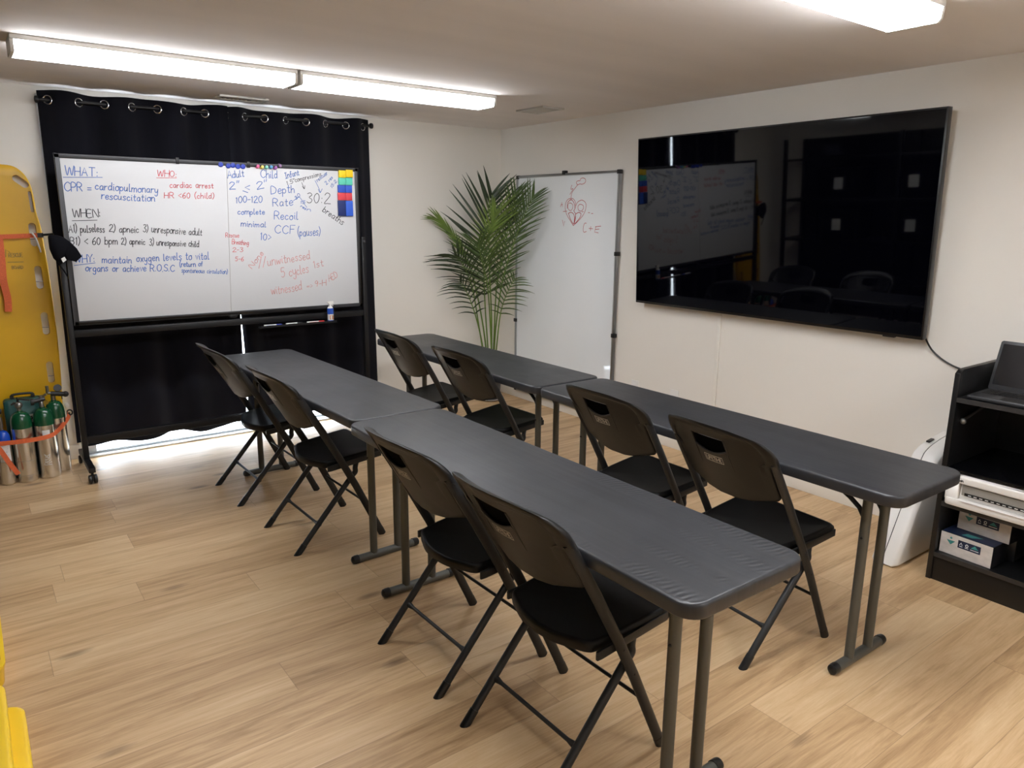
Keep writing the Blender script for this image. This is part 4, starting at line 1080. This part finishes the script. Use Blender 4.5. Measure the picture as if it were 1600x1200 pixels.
b = MB(); b.box((.42, -.119, .47), (.12, .006, .045), Matrix.Rotation(-.15, 3, 'Y')); b.build('grip_recess', M_GREYPL, o, bevel=.002)

# ------------------------------------------------------------ yellow spine board leaning on the back wall
sb = thing('spine_board', 'tall yellow plastic rescue board leaning on the back wall behind the gas cylinders', 'rescue board', (-1.222, 3.412, .004))
LEAN = Matrix.Rotation(-math.radians(2.6), 3, 'X')
half = [(.0, 1.848), (.06, 1.848), (.11, 1.838), (.152, 1.80), (.178, 1.74), (.188, 1.66), (.190, 1.58), (.202, 1.50), (.208, 1.40), (.214, 1.20), (.214, .95), (.212, .80), (.205, .60), (.188, .35), (.165, .12), (.14, .03), (.09, .0), (0, 0)]
hq = [tuple(p)[:2] for p in crom([(a, b_, 0) for a, b_ in half], 3)]
outl = hq + [(-a, b_) for a, b_ in hq[-2:0:-1]]
def sbp(u, d, v): return LEAN @ Vector((u, d, v))
b = MB()
b.loft([[sbp(u * k, d, .92 + (v - .92) * k2) for u, v in outl] for k, k2, d in ((.955, .992, 0), (.985, .997, .003), (1, 1, .010), (1, 1, .030), (.98, .997, .038), (.95, .99, .040))])
board = b.build('board', M_YELLOW, sb, ang=50)
cm = MB()
def slot(u0, v0, u1, v1, r):
    """stadium shaped hand hole from (u0, v0) to (u1, v1)"""
    d = Vector((u1 - u0, v1 - v0)); a0 = math.atan2(d.y, d.x); pts = []
    for c_, s_ in (((u1, v1), -PI / 2), ((u0, v0), PI / 2)):
        for i in range(9):
            a = a0 + s_ + PI * i / 8
            pts.append((c_[0] + r * math.cos(a), c_[1] + r * math.sin(a)))
    cm.loft([[sbp(u, -.05, v) for u, v in pts], [sbp(u, .09, v) for u, v in pts]])
HOLES = [(.112, 1.770, .150, 1.738, .020), (.168, 1.690, .171, 1.585, .0085), (.158, 1.495, .158, 1.395, .019), (.158, 1.240, .158, 1.140, .019), (.158, .960, .158, .858, .019), (.150, .655, .150, .555, .018)]
for h in HOLES:
    slot(*h); slot(-h[2], h[3], -h[0], h[1], h[4])
cu = cm.build('hole_cutter', M_BEZEL, None, smooth=False)
cu.location = sb.location
md = board.modifiers.new('cut', 'BOOLEAN'); md.operation = 'DIFFERENCE'; md.object = cu; md.solver = 'EXACT'
bpy.context.view_layer.update()
me = bpy.data.meshes.new_from_object(board.evaluated_get(bpy.context.evaluated_depsgraph_get()))
board.modifiers.clear(); board.data = me
while len(me.materials) > 1: me.materials.pop()
me.polygons.foreach_set('material_index', [0] * len(me.polygons))
bpy.data.objects.remove(cu)
for sx in (1, -1):
    for v in (1.42, 1.165, .885, .582):
        p = MB(); p.tube([sbp(sx * .137, .018, v), sbp(sx * .180, .018, v)], .0028, 8); p.build('strap_pin', M_STEEL, sb)
g = MB()
M_GREYPRINT = mat('faded_grey_print', '#9a7f2c', 0.5, noise=((60, 60, 60), 0.15, 3))
f_ = lambda u, v: sbp(u, -.0008, v)
ribbon(g, text_strokes('RESCUE', .02, 1.315, .088, 1.315, .022, 0, 0, False), .005, f_)
ribbon(g, [[(.012, 1.285), (.088, 1.285)]], .005, f_)
ribbon(g, text_strokes('BOARD', .028, 1.245, .084, 1.245, .018, 0, 0, False), .004, f_)
ribbon(g, [[(.005, 1.318), (.010, 1.360), (.028, 1.342)]], .005, f_)
g.build('faded_print', M_GREYPRINT, sb, smooth=False)

def strap(name, label, pts, wd, nrm, m=M_ORANGE, th=.0025):
    """flat webbing along pts; wd across the direction given by nrm x tangent"""
    mb = MB(); P = crom(pts, 6); loops = []
    for i, p in enumerate(P):
        t_ = (P[min(i + 1, len(P) - 1)] - P[max(i - 1, 0)]).normalized()
        nn = nrm(p) if callable(nrm) else Vector(nrm)
        nn = (nn - t_ * nn.dot(t_)).normalized(); s_ = t_.cross(nn)
        loops.append([p + s_ * wd / 2 - nn * th / 2, p - s_ * wd / 2 - nn * th / 2, p - s_ * wd / 2 + nn * th / 2, p + s_ * wd / 2 + nn * th / 2])
    mb.loft(loops)
    return mb
st = thing('board_strap', 'orange strap wrapped across the upper part of the yellow rescue board', 'strap', (0, 0, 0))
strap('', '', [(-1.47, 3.475, 1.430), (-1.40, 3.450, 1.434), (-1.23, 3.452, 1.437), (-1.12, 3.455, 1.441), (-1.07, 3.456, 1.443), (-1.015, 3.458, 1.446)], .026, (0, -1, 0)).build('webbing', M_ORANGE, st, smooth=False)
b = MB(); b.tube([(-1.03, 3.452, 1.445), (-1.00, 3.44, 1.448), (-.965, 3.41, 1.452)], .007, 8, ry=.004); b.bb(-1.045, -1.015, 3.446, 3.456, 1.432, 1.458); b.build('buckle', M_BLKPLAST, st)
b = MB()
for dx, dz in ((0, 0), (.006, -.02), (.012, -.05)):
    b.tube(crom([(-1.075 + dx, 3.436, 1.462 + dz * .3), (-1.058 + dx, 3.428, 1.43 + dz), (-1.048 + dx * .6, 3.434, 1.375 + dz * .6)], 4), .0045, 7)
b.build('white_cord', M_LABELW, st)
s2 = strap('', '', [(-1.236, 3.448, 1.425), (-1.240, 3.437, 1.30), (-1.246, 3.430, 1.18), (-1.238, 3.428, 1.08), (-1.244, 3.428, 1.00)], .036, (0, -1, 0))
tag(s2.build('hanging_strap', M_ORANGE, smooth=False), 'orange strap hanging down the front of the yellow rescue board', 'strap')

# ------------------------------------------------------------ gas cylinders
def cylinder(name_label, x, y, r, zb, zs, paint, kind, group):
    """zb top of the bare body, zs top of the painted shoulder"""
    t = thing('gas_cylinder', name_label, 'gas cylinder', (x, y, 0), 0, group)
    b = MB(); b.lathe([(.0005, .004), (r * .8, .0), (r * .95, .003), (r, .012), (r, zb), (.0005, zb)], 32); b.build('body', M_CYL, t, ang=50)
    b = MB(); h = zs - zb
    b.lathe([(r + .0006, zb - .02), (r + .0006, zb + h * .12)] + [(r * .30 + (r * .70) * math.cos(a * PI / 16), zb + h * .12 + h * .80 * math.sin(a * PI / 16)) for a in range(0, 9)] + [(r * .28, zs), (.0005, zs)], 32)
    b.build('painted_shoulder', paint, t, ang=50)
    return t
G_CY = 'gas cylinders strapped against the wall'
t = cylinder('aluminium cylinder with green shoulder and round knob valve, left of the two front ones', -1.267, 3.245, .0545, .352, .435, M_GREEN, 0, G_CY)
v = MB(); v.lathe([(.0005, .43), (.013, .43), (.013, .452), (.0005, .452)], 14); v.ball((0, -.006, .468), .021, 14, 8); v.build('valve_knob', M_STEEL, t)
v = MB(); v.tube([(-.004, 0, .47), (.0, 0, .505), (-.004, .004, .515)], [.007, .006, .004], 8); v.box((.028, -.01, .500), (.060, .010, .010), Matrix.Rotation(.25, 3, 'Y')); v.box((-.026, -.01, .482), (.024, .010, .010), Matrix.Rotation(-.5, 3, 'Y')); v.build('valve_key', M_BLKMETAL, t)
b = MB()
for z in (.135, .045): b.torus((0, 0, z), .0545, .0008, None, 32, 6)
b.build('scuff_ring', M_STEEL, t)
t = cylinder('aluminium cylinder with green shoulder and black valve, right of the two front ones', -1.152, 3.252, .0545, .352, .440, M_GREEN, 1, G_CY)
v = MB(); v.lathe([(.0005, .43), (.014, .43), (.014, .47), (.010, .475), (.010, .51), (.0005, .51)], 14); v.tube([(.0, 0, .495), (.03, -.005, .515)], .007, 8); v.build('valve', M_STEEL, t)
v = MB(); v.tube([(-.05, -.010, .478), (.02, .0, .486)], .013, 12); v.lathe([(.0005, -.008), (.020, -.008), (.022, 0), (.020, .008), (.0005, .008)], 12, (-.046, -.012, .478), Matrix.Rotation(PI / 2, 3, 'Y')); v.build('regulator', M_BLKPLAST, t)
v = MB(); v.lathe([(.0005, 0), (.014, 0), (.014, .008), (.0005, .008)], 14, (.022, -.018, .468), Matrix.Rotation(PI / 2, 3, 'X')); v.build('gauge', M_BRASS, t)
sk = MB()
cyf = lambda u, v: Vector((.0550 * math.sin(u / .0550), -.0550 * math.cos(u / .0550), v))
sk.loft([[cyf(-.02 + .008 * i, z) for i in range(6)] for z in (.262, .305)], False, False, False); sk.build('paper_label', M_LABELW, t)
sk = MB(); ribbon(sk, [[(-.025 + .004 * i + .006 * math.sin(i * 2.3 + j), .150 - .012 * j + .006 * math.cos(i * 3.1 + j)) for i in range(8)] for j in range(6)], .003, cyf); sk.build('torn_sticker', M_LABELW, t, smooth=False)
t = cylinder('aluminium cylinder with green shoulder standing behind at the right end of the row', -1.083, 3.342, .0520, .365, .455, M_GREEN, 2, G_CY)
v = MB(); v.lathe([(.0005, .445), (.013, .445), (.013, .485), (.0005, .485)], 14); v.tube([(-.025, 0, .50), (-.025, 0, .545)], .009, 10); v.tube([(-.025, 0, .50), (.01, 0, .495)], .009, 10); v.build('valve', M_STEEL, t)
v = MB(); v.tube([(-.01, -.01, .497), (.060, -.02, .487)], .015, 14); v.ball((.066, -.021, .486), .018, 12, 8); v.lathe([(.0005, -.007), (.022, -.007), (.022, .007), (.0005, .007)], 14, (.030, .004, .524), Matrix.Rotation(1.1, 3, 'X')); v.tube([(.045, -.015, .48), (.045, -.015, .455)], .003, 6); v.build('regulator', M_BLKPLAST, t)
t = cylinder('small cylinder with bright blue shoulder at the left end, cut by the frame', -1.366, 3.240, .0370, .272, .332, M_BLUE, 3, G_CY)
v = MB(); v.lathe([(.0005, .328), (.008, .328), (.008, .348), (.011, .35), (.011, .412), (.0005, .412)], 14); v.build('valve_post', M_STEEL, t)
v = MB(); v.lathe([(.0005, .412), (.016, .412), (.016, .43), (.0005, .43)], 12); v.build('valve_collar', M_BRASS, t)
v = MB(); v.tube([(-.06, -.005, .452), (.012, -.005, .446)], .016, 12); v.ball((-.012, -.008, .475), .014, 10, 6); v.build('regulator', M_BLKPLAST, t)
sk = MB(); cyb = lambda u, v: Vector((.0375 * math.sin(u / .0375), -.0375 * math.cos(u / .0375), v))
sk.loft([[cyb(-.03 + .012 * i, z) for i in range(6)] for z in (.145, .245)], False, False, False); sk.build('paper_label', M_LABELW, t)
sk = MB(); ribbon(sk, [[(-.02, .225 - .02 * j), (.015 - .008 * (j % 2), .225 - .02 * j)] for j in range(4)], .005, lambda u, v: Vector((.0378 * math.sin(u / .0378), -.0378 * math.cos(u / .0378), v))); sk.build('label_print', M_BEZEL, t, smooth=False)
# strap around the cylinders
st = thing('cylinder_strap', 'orange strap around the gas cylinders with a loose tail', 'strap', (0, 0, 0))
def out_n(p): return Vector((.35 if p.x > -1.10 else 0, -1, 0))
strap('', '', [(-1.52, 3.25, .268), (-1.44, 3.215, .265), (-1.37, 3.198, .262), (-1.27, 3.184, .262), (-1.15, 3.190, .266), (-1.09, 3.240, .280), (-1.022, 3.345, .322), (-1.005, 3.40, .345)], .026, out_n).build('webbing', M_ORANGE, st, smooth=False)
strap('', '', [(-1.405, 3.186, .262), (-1.385, 3.180, .225), (-1.355, 3.176, .150), (-1.318, 3.176, .068)], .026, (0, -1, 0)).build('loose_tail', M_ORANGE, st, smooth=False)
b = MB(); b.torus((-1.000, 3.405, .348), .016, .005, Matrix.Rotation(1.2, 3, 'X') @ Matrix.Rotation(.4, 3, 'Y'), 14, 6); b.box((-1.010, 3.39, .338), (.020, .014, .026)); b.build('buckle', M_BLKPLAST, st)
b = MB(); b.lathe([(.0005, 0), (.016, 0), (.016, .004), (.006, .006), (.006, .022), (.011, .026), (.010, .034), (.0005, .036)], 14, (-1.003, 3.540, .370), Matrix.Rotation(PI / 2, 3, 'X'))
tag(b.build('coat_peg', M_WHITEPL), 'small white peg on the back wall behind the gas cylinders', 'peg')

# green carrying case behind the cylinders
t = thing('carrying_case', 'dark green hard case with handle standing behind the gas cylinders', 'case', (-1.238, 3.352, 0))
b = MB(); b.loft([[(x, y, z) for x, z in rrect(.100 - i, .2425 - i, .022, 5, 0, .2435)] for i, y in ((.006, -.040), (0, -.034), (0, -.002))], True, True, True); b.build('case_shell', M_CASEGREEN, t, ang=50)
b = MB(); b.loft([[(x, y, z) for x, z in rrect(.100 - i, .2425 - i, .022, 5, 0, .2435)] for i, y in ((0, .002), (0, .034), (.006, .040))], True, True, True); b.build('case_shell', M_CASEGREEN, t, ang=50)
b = MB(); b.tube(crom([(-.055, 0, .484), (-.052, 0, .508), (0, 0, .513), (.052, 0, .508), (.055, 0, .484)], 4), .007, 10); b.box((-.052, 0, .493), (.018, .03, .016)); b.box((.052, 0, .493), (.018, .03, .016)); b.build('handle', M_BLKPLAST, t)
b = MB(); b.add([(-.02, -.0406, .330), (.062, -.0406, .346), (.052, -.0406, .392), (-.03, -.0406, .386)], [(0, 1, 2, 3)]); b.build('white_label', M_LABELW, t, smooth=False)
b = MB(); ribbon(b, text_strokes('RES-Q-GUN', -.022, .352, .050, .362, .018, 0, 0, False), .0035, lambda u, v: (u, -.0412, v)); b.build('label_print', M_BEZEL, t, smooth=False)

# ------------------------------------------------------------ potted palm in the corner
pm = thing('potted_palm', 'tall green potted palm in the corner beside the leaning whiteboard', 'potted plant', (2.19, 3.33, 0))
PO = Vector((2.19, 3.33, 0))
b = MB(); b.lathe([(.0005, .012), (.075, .012), (.080, .016), (.100, .205), (.106, .208), (.106, .225), (.098, .225), (.094, .190), (.0005, .190)], 32); b.build('pot', M_POT, pm, ang=45)
b = MB(); b.lathe([(.0005, 0), (.100, 0), (.122, .014), (.118, .018), (.098, .008), (.0005, .008)], 32); b.build('saucer', M_GREYPL, pm, ang=45)
b = MB(); b.lathe([(.0005, .189), (.094, .190), (.05, .200), (.0005, .204)], 24); b.build('soil', M_SOIL, pm)
RTV = Vector((.80, -.60, 0))
def frond(pts, m, start, n, length, ang0, ang1, width, droop, lf=1.0, rf=1.0, stem_r=.008):
    """arching stem with two ranks of slender leaflets"""
    P = [Vector(p) - PO for p in crom(pts, 8)]
    s_ = MB(); N_ = len(P)
    s_.tube(P, [stem_r * (1 - .8 * i / (N_ - 1)) for i in range(N_)], 7)
    s_.cur = 1
    i0 = int(start * (N_ - 1))
    for k in range(n):
        u = k / (n - 1)
        fi = i0 + u * (N_ - 1 - i0); i = min(int(fi), N_ - 2); fr_ = fi - i
        p = P[i].lerp(P[i + 1], fr_); t_ = (P[i + 1] - P[i]).normalized()
        side = (RTV - t_ * RTV.dot(t_)).normalized(); nrm = t_.cross(side)
        env = math.sin(PI * (.16 + .70 * u)) ** .8
        for sg, fac in ((1, rf), (-1, lf)):
            L = length * env * fac * random.uniform(.86, 1.1)
            if L < .02: continue
            a = math.radians(ang0 + (ang1 - ang0) * u + random.uniform(-5, 5))
            d = t_ * math.cos(a) + side * sg * math.sin(a) + nrm * random.uniform(-.25, .12)
            d.normalize()
            wv = d.cross(nrm).normalized(); wv = (wv + nrm * random.uniform(-.5, .5)).normalized(); h_ = d.cross(wv)
            lp_ = []; K = 5
            for j in range(K + 1):
                v_ = j / K
                c_ = p + d * L * v_ + Vector((0, 0, -1)) * droop * L * v_ * v_
                wc = PO + c_
                if wc.x > 2.375: c_.x = 2.375 - PO.x - .01 * v_
                if wc.y > 3.505: c_.y = 3.505 - PO.y - .01 * v_
                hw = width * (.35 + .65 * math.sin(PI * min(1, .18 + .55 * v_))) * (1 - v_ ** 3) + .0006
                lp_.append((c_ - wv * hw, c_ + h_ * hw * .35, c_ + wv * hw))
            vs = [q for r3 in lp_ for q in r3]; fs = []
            for j in range(K):
                for c2 in range(2): fs.append((j * 3 + c2, j * 3 + c2 + 1, j * 3 + c2 + 4, j * 3 + c2 + 3))
            s_.add(vs, fs)
    return s_.build('frond', [M_STEM, m], pm, ang=80)
frond([(2.19, 3.33, .194), (2.154, 3.32, .485), (2.12, 3.32, .932), (2.098, 3.299, 1.257), (2.095, 3.276, 1.519), (2.125, 3.228, 1.751)], M_LEAFD, .42, 19, .48, 62, 26, .0105, .06)
frond([(2.208, 3.317, .194), (2.169, 3.246, .551), (2.145, 3.177, .997), (2.165, 3.099, 1.316), (2.171, 3.032, 1.573), (2.188, 2.981, 1.760)], M_LEAFM, .45, 20, .34, 46, 20, .0064, .05, .8, .9)
frond([(2.18, 3.337, .194), (2.111, 3.327, .656), (2.009, 3.34, 1.097), (1.914, 3.387, 1.335), (1.801, 3.434, 1.506), (1.73, 3.45, 1.557)], M_LEAFL, .50, 16, .20, 18, 10, .006, .12)
frond([(2.212, 3.313, .195), (2.166, 3.223, .61), (2.154, 3.107, 1.055), (2.18, 2.988, 1.372), (2.215, 2.911, 1.574), (2.26, 2.84, 1.74)], M_LEAFM, .38, 24, .33, 44, 24, .0062, .10, .9, .8)
frond([(2.171, 3.344, .194), (2.072, 3.318, .605), (1.987, 3.307, .994), (1.906, 3.318, 1.182), (1.84, 3.33, 1.26)], M_LEAFD, .44, 17, .34, 58, 30, .0065, .20, 1.0, .9)
frond([(2.199, 3.324, .194), (2.128, 3.226, .722), (2.069, 3.171, 1.106), (2.035, 3.134, 1.369), (2.034, 3.097, 1.50), (2.051, 3.06, 1.62)], M_LEAFL, .46, 23, .36, 50, 20, .0062, .08, .7, 1.0)
frond([(2.217, 3.31, .195), (2.147, 3.175, .507), (2.131, 3.1, .791), (2.149, 3.036, .963), (2.18, 2.98, 1.08)], M_LEAFM, .50, 11, .26, 62, 38, .006, .30, .9, .9)
frond([(2.171, 3.344, .194), (2.07, 3.295, .553), (1.982, 3.261, .783), (1.909, 3.266, .96), (1.85, 3.28, 1.05)], M_LEAFD, .52, 10, .26, 58, 34, .006, .35, 1.0, .9)
frond([(2.19, 3.30, .194), (2.13, 3.24, .60), (2.07, 3.2, 1.0), (2.0, 3.18, 1.22), (1.95, 3.17, 1.36)], M_LEAFM, .48, 19, .36, 55, 28, .006, .12, 1.0, .9)

# ------------------------------------------------------------ yellow plastic gear on the floor at the left
t = thing('floor_tray', 'yellow plastic tray with raised rim on the floor at the left edge', 'tray', (-1.66, 1.16, 0))
b = MB()
hx_, hy_ = .178, .268
b.loft([[(x, y, z) for x, y in rrect(hx_ - i, hy_ - i, .07, 6)] for i, z in ((.02, 0), (.010, .010), (.004, .075), (0, .080), (0, .088), (.012, .090), (.016, .082), (.022, .016), (.03, .012))])
b.build('tray_shell', M_YELLOW2, t, ang=45)
t = thing('floor_case', 'flat yellow plastic case on the floor, at the lower left corner of the frame', 'case', (-1.70, .20, 0))
b = MB(); b.loft([[(x, y, z) for x, y in rrect(.252 - i, .510 - i, .05, 6)] for i, z in ((.01, 0), (.002, .006), (0, .012), (0, .055), (.003, .061), (.010, .064))]); b.build('case_base', M_YELLOW2, t, ang=45)
b = MB(); b.loft([[(x, y, z) for x, y in rrect(.212 - i, .560 - i, .05, 6, -.002, .02)] for i, z in ((.004, .064), (0, .068), (0, .112), (.004, .118), (.012, .120))]); b.build('case_lid', M_YELLOW2, t, ang=45)

# ------------------------------------------------------------ dark storage shelving along the left wall (seen in the television)
t = thing('storage_rack', 'black storage rack along the left wall, seen only reflected in the television', 'shelving', (-2.045, 1.0, 0))
for y in (-2.2, -.4, 1.0, 2.3):
    for x in (.02, .40):
        b = MB(); b.bb(x - .018, x + .018, y - .018, y + .018, 0, 2.10); b.build('post', M_BLKMETAL, t)
for z in (.55, .98, 1.42, 1.86):
    b = MB(); b.bb(0, .42, -2.22, 2.32, z, z + .025); b.build('shelf', M_LAM, t, smooth=False)
b = MB(); b.bb(0, .006, -2.22, 2.32, .10, 2.10); b.build('back_panel', M_LAM, t, smooth=False)
pos = [(y, z) for z in (1.006, 1.446) for y in (-.85, -.22, .30, 1.34, 1.86, 2.66)]
names_y = ('nearest the viewer', 'second from the viewer', 'third from the viewer', 'third from the far end', 'second from the far end', 'at the far end')
for i, (y, z) in enumerate(pos):
    o = thing('storage_bin', 'black storage bin with white tag, ' + names_y[i % 6] + ' on the ' + ('lower' if i < 6 else 'upper') + ' rack shelf', 'bin', (-1.83, y, z), 0, 'black bins on the storage rack')
    b = MB(); b.loft([[(x, yy, zz) for x, yy in rrect(.145 + k, .235 + k, .03, 4)] for k, zz in ((-.012, 0), (0, .02), (.012, .30), (.012, .32))]); b.build('bin_body', M_FAB, o, ang=45)
    b = MB(); b.bb(.156, .160, -.05, .05, .10, .22); b.build('white_tag', M_LABELW, o, smooth=False)
